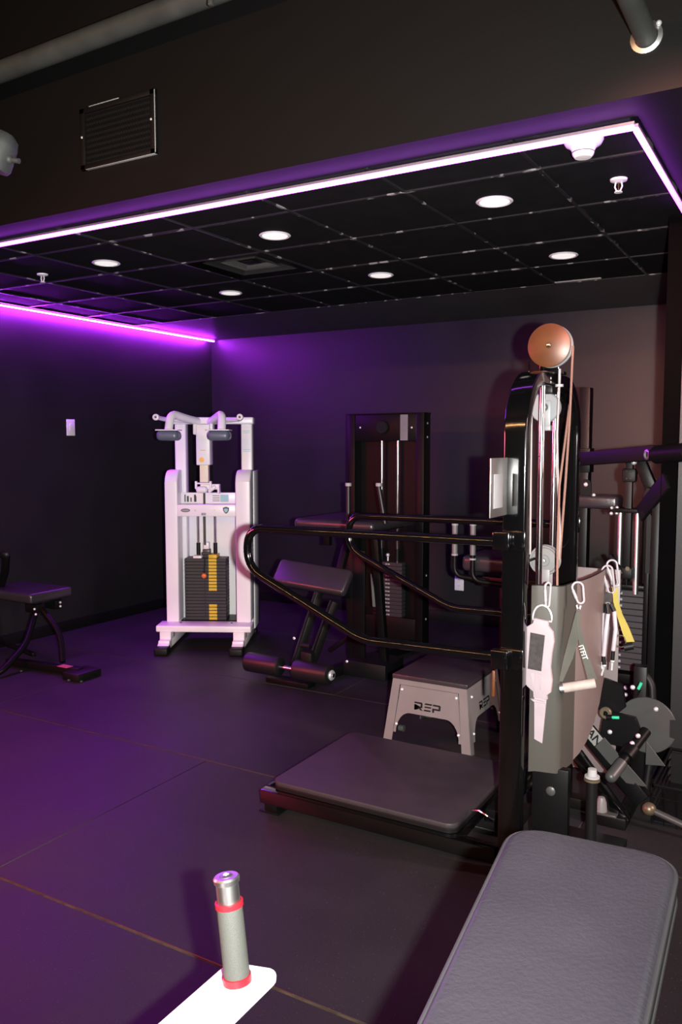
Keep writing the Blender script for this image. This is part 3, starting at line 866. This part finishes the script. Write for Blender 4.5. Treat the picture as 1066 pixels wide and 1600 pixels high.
# ================================================================== things clipped to the shroud rim
def carabiner(label, cx, cy_, zt_, L, wd, tilt=0.0, yaw=0.0, group='carabiners on the shroud rim'):
    """closed oval clip hanging over the rim: x = width direction"""
    t = thing('carabiner', label, 'carabiner', (cx, cy_, zt_), yaw, group)
    pts = []
    r0, r1 = wd / 2, wd / 3.2
    for a in range(0, 181, 20):
        pts.append((r0 * math.cos(R(a)), -r0 + r0 * math.sin(R(a))))
    for a in range(180, 361, 20):
        pts.append((r1 * math.cos(R(a)), -(L - r1) + r1 * math.sin(R(a))))
    P = [(x * math.cos(tilt) - z * math.sin(tilt), 0, x * math.sin(tilt) + z * math.cos(tilt)) for x, z in pts]
    n = len(P)
    b_ = build('body', MB().tube(P[:-1] if False else P, .0042, 8, closed=True), CARAB, t)
    a_, c_ = Vector(P[9]), Vector(P[10])
    build('gate', MB().cyl(a_ * .85 + c_ * .15, a_ * .2 + c_ * .8, .0056, 8), CARAB, b_)
    return t


carabiner('pale carabiner holding the pink ankle strap', -.866, 3.035, 1.142, .092, .03, 0, R(62))
carabiner('pale carabiner holding the webbing handle', -.775, 3.095, 1.143, .082, .04, R(14), R(22))
carabiner('outer pale carabiner at the back of the shroud rim, carrying the tubes', -.770, 3.575, 1.145, .12, .042, R(12), R(20))
carabiner('inner pale carabiner at the back of the shroud rim, carrying the yellow strap', -.760, 3.61, 1.165, .115, .042, R(14), R(25))

# pink ankle strap
t = thing('ankle_strap', 'pale pink padded ankle strap with a dark patch hanging on the shroud front', 'ankle strap', (-.88, 3.02, 1.0))
A_ = lambda n, mb, m, p=t: build(n, mb, m, p, True)
XZ = Matrix(((1, 0, 0, 0), (0, 0, 1, 0), (0, 1, 0, 0), (0, 0, 0, 1)))      # (x,z,y)
ring = [(-.880 + .036 * math.cos(R(a)), 3.018, 1.008 + .050 * math.sin(R(a))) for a in range(0, 181, 15)]
A_('d_ring', MB().tube(ring + [(-.916, 3.018, 1.0), (-.844, 3.018, 1.0)], .0038, 8, closed=True), ZINC)
left = [(-.906, 1.010), (-.910, .992), (-.936, .972), (-.953, .93), (-.959, .88), (-.957, .82), (-.948, .775), (-.928, .745), (-.905, .728), (-.903, .705)]
right = [(-.850, .705), (-.852, .72), (-.836, .735), (-.833, .78), (-.840, .83), (-.836, .88), (-.829, .93), (-.834, .965), (-.852, .985), (-.852, 1.004)]
cu = A_('cuff', MB().prism(left + right, 2.996, 3.018, XZ, .005, 2), PINK)
A_('velcro_patch', MB().prism([(-.917, .955), (-.925, .815), (-.873, .812), (-.862, .950)], 2.9925, 2.996, XZ, .001, 1), VELCRO)
A_('tail_strap', MB().prism([(-.900, .715), (-.897, .545), (-.866, .533), (-.852, .715)], 2.999, 3.005, XZ, .001, 1), PINK)
A_('stitched_loop', MB().prism([(-.914, .700), (-.858, .697), (-.858, .690), (-.900, .690)], 2.994, 3.010, XZ, .001, 1), PINK)
A_('fold', MB().prism([(-.915, .80), (-.90, .735), (-.896, .80)], 2.9935, 2.996, XZ, .0005, 1).prism([(-.885, .80), (-.875, .74), (-.872, .80)], 2.9935, 2.996, XZ, .0005, 1), PINK)

# webbing handle
t = thing('cable_attachment', 'cream and pink cylinder grip hanging from grey webbing at the shroud corner', 'handle', (-.76, 3.08, .75))
A_ = lambda n, mb, m, p=t: build(n, mb, m, p, True)
ga, gb = Vector((-.812, 3.045, .742)), Vector((-.694, 3.085, .770))
A_('grip', MB().cyl(ga + (gb - ga) * .08, gb, .0185, 24), GRIPM)
A_('grip_end', MB().lathe([(.0, .0), (.013, .0), (.014, .004), (.0195, .004), (.0195, -.010), (0, -.010)], ga, ga - gb, 20), BRUSH)
topk = Vector((-.763, 3.085, 1.035))
def ribbon(pts, wds, face, th=.002):
    rows = []
    for (p, wv) in zip(pts, wds):
        p = Vector(p)
        rows.append([p - Vector(face) * wv / 2, p + Vector(face) * wv / 2])
    return MB().sheet(rows, th)
A_('webbing', ribbon([topk, (-.772, 3.075, .95), (-.790, 3.06, .86), (-.812, 3.042, .77)], [.016, .034, .034, .014], (.94, .34, 0)), STRAPG)
A_('webbing', ribbon([topk, (-.757, 3.075, .97), (-.735, 3.075, .88), (-.705, 3.085, .785)], [.012, .016, .024, .034], (.94, .34, .1)), STRAPG)
A_('link', MB().tube([(-.770, 3.085, 1.058), (-.766, 3.085, 1.045), (-.758, 3.085, 1.045), (-.755, 3.085, 1.058)], .004, 8), ZINC)
dirv = Vector((.040, .004, -.110)).normalized()
text_part('lettering', 'ITFIT', .026, INKW, t, frame((-.7385, 3.068, .885), dirv, (.94, .34, .3)))

# resistance tubes
t = thing('resistance_tubes', 'bundle of white tubes with black ends hanging from the shroud back corner', 'resistance bands', (-.77, 3.58, .9))
A_ = lambda n, mb, m, p=t: build(n, mb, m, p, True)
A_('tab', MB().box((-.782, 3.565, .99), (-.742, 3.575, 1.03), .003), VELCRO)
for pts in ([(-.778, 3.56, .985), (-.776, 3.555, .945), (-.778, 3.55, .86), (-.782, 3.55, .78), (-.778, 3.55, .73), (-.77, 3.55, .70)],
            [(-.758, 3.55, .985), (-.752, 3.545, .945), (-.760, 3.545, .86), (-.766, 3.545, .76), (-.762, 3.545, .72), (-.772, 3.545, .675)],
            [(-.745, 3.56, .985), (-.730, 3.56, .955), (-.722, 3.56, .88), (-.730, 3.56, .785), (-.732, 3.56, .74), (-.734, 3.56, .70)]):
    tb = A_('tube', MB().tube(pts[1:4], .0085, 10), TUBEW)
    A_('sleeve', MB().tube(pts[0:2], .0098, 10), BLACKM, tb)
    A_('sleeve', MB().tube(pts[3:5], .0085, 10), BLACKM, tb)
    A_('snap_hook', MB().tube([pts[4], pts[5]], .0045, 8).ball(pts[4], .009), ZINC, tb)
t = thing('yellow_strap', 'yellow webbing strap hanging behind the white tubes', 'strap', (-.72, 3.62, .92))
A_ = lambda n, mb, m, p=t: build(n, mb, m, p, True)
A_('webbing', ribbon([(-.742, 3.62, 1.045), (-.736, 3.62, .985), (-.722, 3.625, .935), (-.698, 3.63, .875), (-.675, 3.63, .815)], [.022, .022, .024, .034, .038], (.96, .1, .15), .003), YSTRAP)
A_('grip_end', MB().cyl((-.698, 3.62, .79), (-.662, 3.63, .80), .017, 14), BLACKM)
A_('ring', MB().tube([(-.712 + .022 * math.cos(R(a)), 3.62, .815 + .026 * math.sin(R(a))) for a in range(0, 360, 24)], .0022, 6, closed=True), BRASS)

# ================================================================== plyometric step box
BX = thing('step_box', 'grey steel step box with dark top and cut-out lettering behind the platform', 'step box', (-1.77, 4.235, 0))
X_ = lambda n, mb, m, p=BX: build(n, mb, m, p, True)
X_('top_board', MB().box((-1.995, 3.99, .375), (-1.555, 4.47, .400), .004, 2), VINYL)
tp4 = [(-1.99, 3.995), (-1.56, 3.995), (-1.56, 4.465), (-1.99, 4.465)]
bt4 = [(-2.035, 3.955), (-1.515, 3.955), (-1.515, 4.505), (-2.035, 4.505)]
LOGO_R = [[(0, 0), (0, .6), (.22, .6), (.22, .22), (.5, .22), (.78, 0), (1.08, 0), (.78, .24), (1.0, .3), (1.0, .78), (.9, .9), (0, .9), (0, .72), (.76, .72), (.76, .40), (.24, .40), (.24, 0)]]
LOGO_E = [[(1.22, .72), (1.34, .9), (2.2, .9), (2.08, .72)], [(1.2, .38), (1.3, .54), (2.1, .54), (2.0, .38)], [(1.14, 0), (1.24, .18), (2.06, .18), (1.96, 0)]]
LOGO_P = [[(2.2, 0), (2.2, .46), (2.96, .46), (2.96, .72), (2.2, .72), (2.3, .9), (3.1, .9), (3.2, .8), (3.2, .36), (3.1, .27), (2.44, .27), (2.44, 0)]]
for k in range(4):
    a, b = k, (k + 1) % 4
    At, Bt = Vector((*tp4[a], .375)), Vector((*tp4[b], .375))
    Ab, Bb = Vector((*bt4[a], 0)), Vector((*bt4[b], 0))
    xd = (Bt - At).normalized()
    mid_t, mid_b = (At + Bt) / 2, (Ab + Bb) / 2
    M = frame(mid_b, xd, mid_t - mid_b)
    Hh = (mid_t - mid_b).length
    wt, wb = (Bt - At).length / 2, (Bb - Ab).length / 2
    q = lambda h_, ins: (wb + (wt - wb) * h_ / Hh) - ins
    # panel with an arched cut-out
    y0 = .085
    pan = [(-q(Hh - .03, .05), Hh - .03), (-q(y0, .05), y0)]
    pan += [(-.185, y0)] + [(-.185 + .08 * (1 - math.cos(R(t_))), y0 + .115 * math.sin(R(t_))) for t_ in range(10, 91, 10)]
    pan += [(.185 - .08 * (1 - math.cos(R(t_))), y0 + .115 * math.sin(R(t_))) for t_ in range(90, 9, -10)] + [(.185, y0)]
    pan += [(q(y0, .05), y0), (q(Hh - .03, .05), Hh - .03)]
    pn = X_('side_panel', MB().prism(pan, -.004, -.001, M), GREYST)
    if k in (0, 1):
        lg = MB()
        sc_ = .048
        for poly in LOGO_R + LOGO_E + LOGO_P:
            lg.prism([(-.080 + px_ * sc_, .225 + py_ * sc_) for px_, py_ in poly], -.001, -.0002, M)
        X_('lettering', lg, INK, pn)
    for sx in (-1, 1):
        for hh in (Hh - .055, .13):
            p = M @ Vector((sx * (q(hh, .062)), hh, 0))
            X_('bolt', MB().ball(p, .0085, (1, 1, 1), 10), ZINC, pn)
    X_('top_rail', MB().prism([(-q(Hh, .0), Hh), (-q(Hh - .03, 0), Hh - .028), (q(Hh - .03, 0), Hh - .028), (q(Hh, 0), Hh)], -.004, .001, M), GREYST)
    # corner legs: each corner an angle of two faces
    for sx in (-1, 1):
        lg = MB().prism([(sx * q(0, 0), 0), (sx * q(0, .05), 0), (sx * q(Hh, .045), Hh), (sx * q(Hh, 0), Hh)][::sx], -.003, .002, M)
        lp = X_('corner_leg', lg, GREYST)
        X_('foot_sleeve', MB().prism([(sx * q(0, -.002), 0), (sx * q(0, .052), 0), (sx * q(.03, .052), .03), (sx * q(.03, -.002), .03)][::sx], -.004, .0045, M), DGREY, lp)
X_('leg_knob', MB().cyl((-1.965, 4.02, .09), (-1.935, 4.02, .09), .018, 14), DGREY)

# ================================================================== right-hand machine behind the tower
RM = thing('chest_press_machine', 'black press machine with chrome guide rods and dark weight stack right of the tower', 'exercise machine', (-.95, 4.8, 0))
Q = lambda n, mb, m, p=RM: build(n, mb, m, p, True)
Q('rear_post', MB().box((-1.21, 4.80, 0), (-1.15, 4.88, 1.985), .004), SATIN)
Q('post_sleeve', MB().box((-1.22, 4.79, 1.50), (-1.14, 4.89, 1.64), .004), SATIN)
Q('top_beam', MB().bar((-1.20, 4.80, 1.575), (-.70, 4.34, 1.62), .07, .075, bev=.006), BLACKM)
Q('pivot_hub', MB().cyl((-.70, 4.30, 1.61), (-.54, 4.18, 1.625), .045, 24).cyl((-.72, 4.31, 1.61), (-.705, 4.30, 1.61), .03, 20), SATIN)
Q('hub_cap', MB().lathe([(.020, .0), (.026, .004), (.026, .010), (.018, .012)], (-.745, 4.33, 1.61), (-.7, -.6, 0), 20), BRUSH)
Q('head_pad', MB().box((-1.20, 4.72, 1.298), (-.965, 4.88, 1.375), .022, 4), VINYL)
Q('pad_lug', MB().prism([(-.03, 0), (.03, 0)] + arc(0, .06, .03, 0, 180, 8), 0, .012, frame((-1.14, 4.72, 1.375), (1, 0, 0), (0, 0, 1))), SATIN)
Q('bolt', MB().ball((-1.14, 4.715, 1.435), .014), ZINC)
Q('bolt', MB().ball((-1.10, 4.735, 1.375), .011), ZINC)
Q('cable_column', MB().box((-.915, 4.66, .95), (-.880, 4.70, 1.56), .003), BLACKM)
Q('cable_clamp', MB().box((-.935, 4.65, 1.455), (-.860, 4.71, 1.53), .012), BLACKM)
for x, z in ((-.925, 1.515), (-.905, 1.515), (-.925, 1.475), (-.905, 1.475)):
    Q('bolt', MB().ball((x + .018, 4.648, z), .005), DGREY)
Q('bolt', MB().ball((-.868, 4.63, 1.565), .015), ZINC)
Q('top_plate', MB().box((-.995, 4.62, 1.290), (-.735, 4.76, 1.312), .004), SATIN)
for x, y in ((-.975, 4.62), (-.955, 4.66), (-.83, 4.66), (-.80, 4.62)):
    Q('bolt', MB().ball((x, y, 1.315), .009).ball((x, y - .008, 1.285), .010), ZINC)
for x in (-.940, -.850):
    Q('guide_rod', MB().cyl((x, 4.68, .84), (x, 4.68, 1.29), .016, 16), BRUSH)
    Q('rod_sleeve', MB().cyl((x + (.033 if x < -.9 else .04), 4.71, .9), (x + (.033 if x < -.9 else .04), 4.71, 1.29), .018, 16), SATIN)
Q('side_column', MB().box((-.80, 4.64, .38), (-.775, 4.80, 1.29), .004), SATIN)
Q('diagonal_arm', MB().bar((-.84, 4.66, 1.57), (-.745, 4.66, 1.35), .06, .06, bev=.005), SATIN)
Q('arm_block', MB().bar((-.80, 4.60, 1.41), (-.72, 4.60, 1.37), .07, .06, bev=.006), BLACKM)
Q('slanted_plate', MB().bar((-.82, 4.58, 1.29), (-.66, 4.38, 1.48), .02, .09, bev=.003), BLACKM)
Q('main_post', MB().box((-.745, 4.48, 0), (-.70, 4.56, 1.42), .004), SATIN)
Q('gusset', MB().prism([(-.78, 1.29), (-.70, 1.29), (-.70, 1.05), (-.76, .98), (-.78, .98)], 4.55, 4.57, XZ), BLACKM)
p0 = Q('weight_plate', MB().box((-1.0, 4.70, 0), (-.805, 4.80, .0335), .003, 1), STACK)
zs = [.40 + .035 * k for k in range(13)]
p0.location.z = zs[0]
copies(p0, [(0, 0, z) for z in zs[1:]], RM)
nm = MB()
for z in zs:
    nm.box((-.955, 4.698, z + .01), (-.944, 4.6995, z + .022)).box((-.937, 4.698, z + .01), (-.922, 4.6995, z + .022))
tag(Q('weight_marks', nm, PAPERB), kind='stuff')
Q('stack_cap', MB().box((-1.0, 4.695, .86), (-.80, 4.805, .885), .004).cyl((-.90, 4.69, .885), (-.90, 4.69, .93), .007), SATIN)
Q('black_lever', MB().bar((-.985, 4.66, 1.05), (-.91, 4.64, .95), .02, .045, up=(0, 1, 0), bev=.006).box((-.93, 4.63, .925), (-.86, 4.67, .99), .012), BLACKM)
Q('copper_bush', MB().cyl((-.885, 4.625, .985), (-.885, 4.64, .985), .012, 12), BRASS)
Q('stack_base', MB().box((-1.02, 4.68, .33), (-.70, 4.84, .385), .005), SATIN)
for p in ((-.815, 4.675, .375), (-.885, 4.675, .31), (-.885, 4.675, .27)):
    Q('bolt', MB().ball(p, .012), ZINC)
for x in (-1.02, -.86):
    Q('lower_leg', MB().box((x, 4.69, 0), (x + .06, 4.80, .33), .004), SATIN)
# its front half: U-bent handles and a pad seen through the handrails
for x, z0, z1 in ((-1.965, 1.155, .895), (-1.845, 1.16, .875)):
    ub = Q('bent_handle', MB().tube(rounded([(x, 4.8, z0), (x, 4.8, z1 - .06), (x + .20, 4.82, z1 - .075)], .06), .016, 14), SATIN)
    Q('grip_end', MB().cyl((x, 4.8, z0), (x, 4.8, z0 + .020), .021, 14), PAPERB, ub)
    Q('grip_ring', MB().cyl((x, 4.8, .965 if x < -1.9 else .945), (x, 4.8, .975 if x < -1.9 else .955), .021, 14), PAPERB, ub)
    Q('grip_sleeve', MB().cyl((x, 4.8, .975), (x, 4.8, z0), .0175, 14), GREYST, ub)
Q('seat_pad', MB().box((-1.93, 4.82, .865), (-1.62, 5.2, .965), .03, 4), VINYL)
Q('handle_beam', MB().box((-1.80, 4.83, .78), (-1.18, 4.89, .84), .004), SATIN)
Q('seat_post', MB().box((-1.72, 4.95, 0), (-1.64, 5.03, .87), .004), SATIN)
Q('ground_tube', MB().box((-1.72, 4.82, 0), (-.80, 4.89, .06), .004).box((-1.72, 4.89, 0), (-1.66, 5.3, .06), .004), SATIN)

# ================================================================== plate-loaded machine beside the shroud
TM = thing('plate_loaded_machine', 'black plate-loaded machine with a notched grey disc and slanted frame beside the grey shroud', 'exercise machine', (-.72, 3.85, 0))
Q = lambda n, mb, m, p=TM: build(n, mb, m, p, True)
dc = [(.130 * math.cos(R(a)), .130 * math.sin(R(a))) for a in range(20, 341, 8)] + [(.10, -.04), (.10, .04)]
Q('notched_disc', MB().prism(dc, 0, .012, frame((-.640, 3.90, .375), (1, 0, 0), (0, 0, 1)), .002, 1), DGREY)
Q('swing_plate', MB().prism([(-.12, .06), (.02, .05), (.05, -.02), (.0, -.10), (-.14, -.09)], 0, .03, frame((-.70, 3.86, .37), (1, 0, 0), (0, 0, 1)), .004, 1), SATIN)
Q('arm_plate', MB().prism([(-.13, .0), (-.05, -.02), (.0, .03), (-.02, .13), (-.10, .15)], 0, .03, frame((-.73, 3.90, .42), (1, 0, 0), (0, 0, 1)), .004, 1), SATIN)
Q('weight_horn', MB().cyl((-.635, 3.85, .36), (-.700, 3.66, .265), .024, 20), SATIN)
Q('horn_collar', MB().cyl((-.672, 3.74, .305), (-.690, 3.69, .28), .036, 20), SATIN)
Q('horn_end', MB().cyl((-.700, 3.66, .265), (-.728, 3.58, .225), .026, 20).ball((-.728, 3.58, .225), .026), DGREY)
for p in ((-.655, 3.77, .36), (-.672, 3.73, .335), (-.60, 3.88, .46), (-.79, 3.83, .335), (-.695, 3.83, .56)):
    Q('bolt', MB().ball(p, .011), ZINC)
for p, d in (((-.665, 3.80, .565), (.012, 0, .03)), ((-.775, 3.80, .415), (.03, 0, .004))):
    k_ = Q('pop_pin', MB().cyl(p, Vector(p) + Vector(d), .007, 10), GREEN)
    Q('pin_barrel', MB().cyl(Vector(p) - Vector(d) * .8, p, .013, 12), SATIN, k_)
Q('pivot_ring', MB().lathe([(.012, .004), (.024, .004), (.028, 0), (.028, -.012), (.0, -.012)], (-.812, 3.83, .42), (0, -1, 0), 24), BRASS)
rl = Q('slanted_rail', MB().bar((-.905, 3.78, .36), (-.615, 3.73, .085), .05, .075, up=(.6, 0, 1), bev=.004), SATIN)
Q('front_rail', MB().bar((-.90, 3.66, .27), (-.668, 3.62, .02), .045, .05, up=(.6, 0, 1), bev=.004), GLOSS)
M = frame((-.848, 3.735, .342), (.72, -.08, -.70), (.70, 0, .72))
nb = Q('name_plate', MB().box((-.075, -.028, 0), (.045, .028, .003), .001, 1, M), PAPER, rl)
text_part('lettering', 'TITAN', .054, INK, nb, M @ Matrix.Translation((-.025, .0, .0034)), .0005)
Q('triangular_plate', MB().prism([(-.10, .10), (.09, -.09), (.0, -.09), (-.14, .05)], 0, .006, frame((-.69, 3.72, .245), (1, 0, 0), (0, 0, 1)), .001, 1), DGREY)
Q('triangular_plate', MB().prism([(-.03, .07), (.055, -.03), (-.03, -.04)], 0, .006, frame((-.60, 3.84, .25), (1, 0, 0), (0, 0, 1)), .001, 1), DGREY)
Q('rear_upright', MB().box((-.72, 3.98, 0), (-.66, 4.04, .62), .004), SATIN)
Q('rear_arch', MB().tube(rounded([(-.70, 4.01, .60), (-.64, 4.0, .55), (-.62, 3.96, .30), (-.64, 3.92, .05)], .1), .018, 12), BLACKM)
Q('floor_tube', MB().box((-.78, 3.57, 0), (-.66, 3.63, .05), .004).box((-.71, 3.63, 0), (-.66, 4.04, .05), .004), SATIN)
Q('rubber_bumper', MB().lathe([(0, .07), (.014, .066), (.022, .045), (.026, 0), (0, 0)], (-.77, 3.60, .05), (0, 0, 1), 18), GREYST)
Q('bumper_plate', MB().box((-.80, 3.57, .045), (-.70, 3.63, .055), .002), DGREY)

# ================================================================== wire crate with a handle at the wall end
t = thing('wire_crate', 'black wire crate on the floor against the end of the right wall', 'crate', (-.35, 3.98, 0))
Q = lambda n, mb, m, p=t: build(n, mb, m, p, True)
Q('rim', MB().box((-.58, 3.70, .165), (-.11, 3.712, .18), .002).box((-.58, 4.20, .165), (-.11, 4.212, .18), .002).box((-.58, 3.70, .165), (-.568, 4.212, .18), .002).box((-.122, 3.70, .165), (-.11, 4.212, .18), .002), SATIN)
Q('liner', MB().box((-.57, 3.72, .0), (-.12, 4.205, .01)).box((-.57, 4.195, .0), (-.12, 4.205, .16)), BLACKM)
for k in range(10):
    x = -.575 + k * .051
    Q('wire', MB().cyl((x, 3.704, 0), (x, 3.704, .17), .003, 6), SATIN)
for z in (.004, .04, .08, .12):
    Q('wire', MB().cyl((-.578, 3.704, z + .003), (-.112, 3.704, z + .003), .003, 6), SATIN)
    Q('wire', MB().cyl((-.575, 3.704, z + .003), (-.575, 4.205, z + .003), .003, 6), SATIN)
t = thing('hand_bar', 'short grey bar with a round knob leaning on the front of the wire crate', 'bar', (-.45, 3.62, 0))
build('shaft', MB().cyl((-.572, 3.655, .082), (-.28, 3.62, .018), .0145, 14), DGREY, t, True)
build('knob', MB().ball((-.580, 3.656, .084), .030, (1, 1, .95)), BRASS, t, True)

# ================================================================== bench at the left
LB = thing('flat_bench', 'black padded bench on bent tube legs at the left edge', 'bench', (-5.1, 4.3, 0))
Q = lambda n, mb, m, p=LB: build(n, mb, m, p, True)
Q('seat_pad', MB().box((-5.70, 4.12, .455), (-5.11, 4.53, .532), .022, 4), VINYL)
Q('pad_plate', MB().box((-5.60, 4.20, .435), (-5.16, 4.46, .456), .004), BLACKM)
for y in (4.19, 4.37):
    Q('bracket', MB().box((-5.25, y, .37), (-5.13, y + .07, .44), .006), SATIN)
Q('front_leg', MB().tube(rounded([(-5.18, 4.23, .40), (-5.05, 4.02, .18), (-4.99, 3.74, .03), (-5.2, 3.55, .03)], .08), .024, 12), SATIN)
Q('rear_leg', MB().tube(rounded([(-5.15, 4.25, .40), (-4.93, 4.24, .24), (-4.80, 4.14, .05)], .14), .022, 12), SATIN)
Q('base_tube', MB().bar((-5.20, 3.98, .04), (-4.52, 4.06, .04), .06, .05, bev=.004), SATIN)
Q('base_foot', MB().box((-4.58, 3.94, .0), (-4.42, 4.16, .055), .008), BLACKM)
Q('cross_brace', MB().bar((-5.6, 4.2, .10), (-5.0, 4.05, .10), .03, .03, bev=.003), SATIN)
for p in ((-5.13, 4.17, .41), (-5.11, 4.40, .425), (-5.11, 4.40, .395), (-5.08, 4.14, .38)):
    Q('bolt', MB().ball(p, .010), ZINC)
for p in ((-5.0, 3.93, .006), (-4.50, 3.93, .01), (-4.42, 3.97, .004)):
    Q('anchor_nut', MB().ball(p, .012, (1, 1, .6)), DGREY)
Q('red_sticker', MB().box((-4.70, 4.0, .0655), (-4.60, 4.06, .067)), mat('rose_sticker', (.5, .12, .14), .5))
Q('back_handle', MB().tube([(-5.62, 4.25, .53), (-5.52, 4.22, .66), (-5.475, 4.20, .80)], .03, 14).lathe([(0, .01), (.02, .01), (.035, 0), (.03, -.02)], (-5.47, 4.18, .80), (.6, -.8, 0), 18), SATIN)

# ================================================================== bench pad in the foreground
FB = thing('incline_bench', 'grey grained vinyl bench pad with stitched piping in the foreground', 'bench', (-.35, 1.3, 0))
def pad_outline(z, ins=0.0):
    """tapered pad with rounded far corners, near end out of frame"""
    nl, nr = Vector((-.428 + ins, .82)), Vector((-.160 - ins, .82))
    fl, fr_ = Vector((-.528 + ins, 1.625 - ins)), Vector((-.200 - ins, 1.648 - ins))
    P = rounded([(*nl, z), (*fl, z), (*fr_, z), (*nr, z)], [.085, .085], 8)
    return [(p.x, p.y) for p in P]
zp = .87
Q = lambda n, mb, m, p=FB: build(n, mb, m, p, True)
pd = MB().prism(pad_outline(0), zp - .065, zp, None, .018, 4)
po = Q('pad', pd, VINYLG)
for z, ins in ((zp - .010, .0035), (zp - .055, .0035)):
    ol = pad_outline(0, ins - .002)
    Q('piping', MB().tube([(x_, y_, z) for x_, y_ in ol], .0042, 8), PIPING, po)
Q('pad_board', MB().prism(pad_outline(0, .03), zp - .078, zp - .065, None), BLACKM)
Q('spine_tube', MB().bar((-.362, 1.50, .755), (-.30, .5, .755), .07, .06, bev=.004), SATIN)
Q('front_post', MB().bar((-.345, 1.25, .05), (-.345, 1.25, .74), .06, .06, bev=.004), SATIN)
Q('rear_post', MB().bar((-.305, .6, .05), (-.305, .6, .74), .06, .06, bev=.004), SATIN)
Q('foot', MB().box((-.46, 1.21, 0), (-.23, 1.29, .05), .006), SATIN)
Q('foot', MB().box((-.46, .56, 0), (-.16, .64, .05), .006), SATIN)

# ================================================================== white lever with an upright weight horn
WH = thing('white_weight_arm', 'white steel arm carrying a grey sleeve with red rings in the foreground', 'weight horn', (-.907, 1.0, 0))
Q = lambda n, mb, m, p=WH: build(n, mb, m, p, True)
pts = [(-.962, .35), (-.962, 1.19)] + arc(-.945, 1.205, .017, 180, 90, 4) + arc(-.880, 1.215, .026, 90, 0, 5) + [(-.854, .35)]
Q('arm_plate', MB().prism(pts, .638, .65, None, .002, 2), WHITE)
ax = Vector((-.030, .006, .205)).normalized()
b0 = Vector((-.905, 1.170, .65))
Q('sleeve', MB().cyl(b0 + ax * .010, b0 + ax * .148, .0245, 32), GRIPG)
Q('red_ring', MB().lathe([(.0246, 0), (.0268, .001), (.0268, .014), (.0246, .015)], b0 + ax * .004, ax, 32), RED)
Q('red_ring', MB().lathe([(.0225, 0), (.0268, .001), (.0268, .010), (.0225, .011)], b0 + ax * .146, ax, 32), RED)
Q('chrome_collar', MB().lathe([(.0215, 0), (.0215, .040), (.0240, .042), (.0250, .050), (.022, .0535), (.013, .0535), (.012, .050), (0, .050)], b0 + ax * .150, ax, 32), BRUSH)
Q('end_bolt', MB().lathe([(.0115, .0), (.0115, .004), (.006, .006), (.005, .002), (0, .002)], b0 + ax * .200, ax, 20), BRUSH)
Q('support_post', MB().box((-.94, .40, 0), (-.875, .47, .638), .004), WHITE)
Q('base_foot', MB().box((-1.1, .38, 0), (-.72, .49, .04), .005), WHITE)
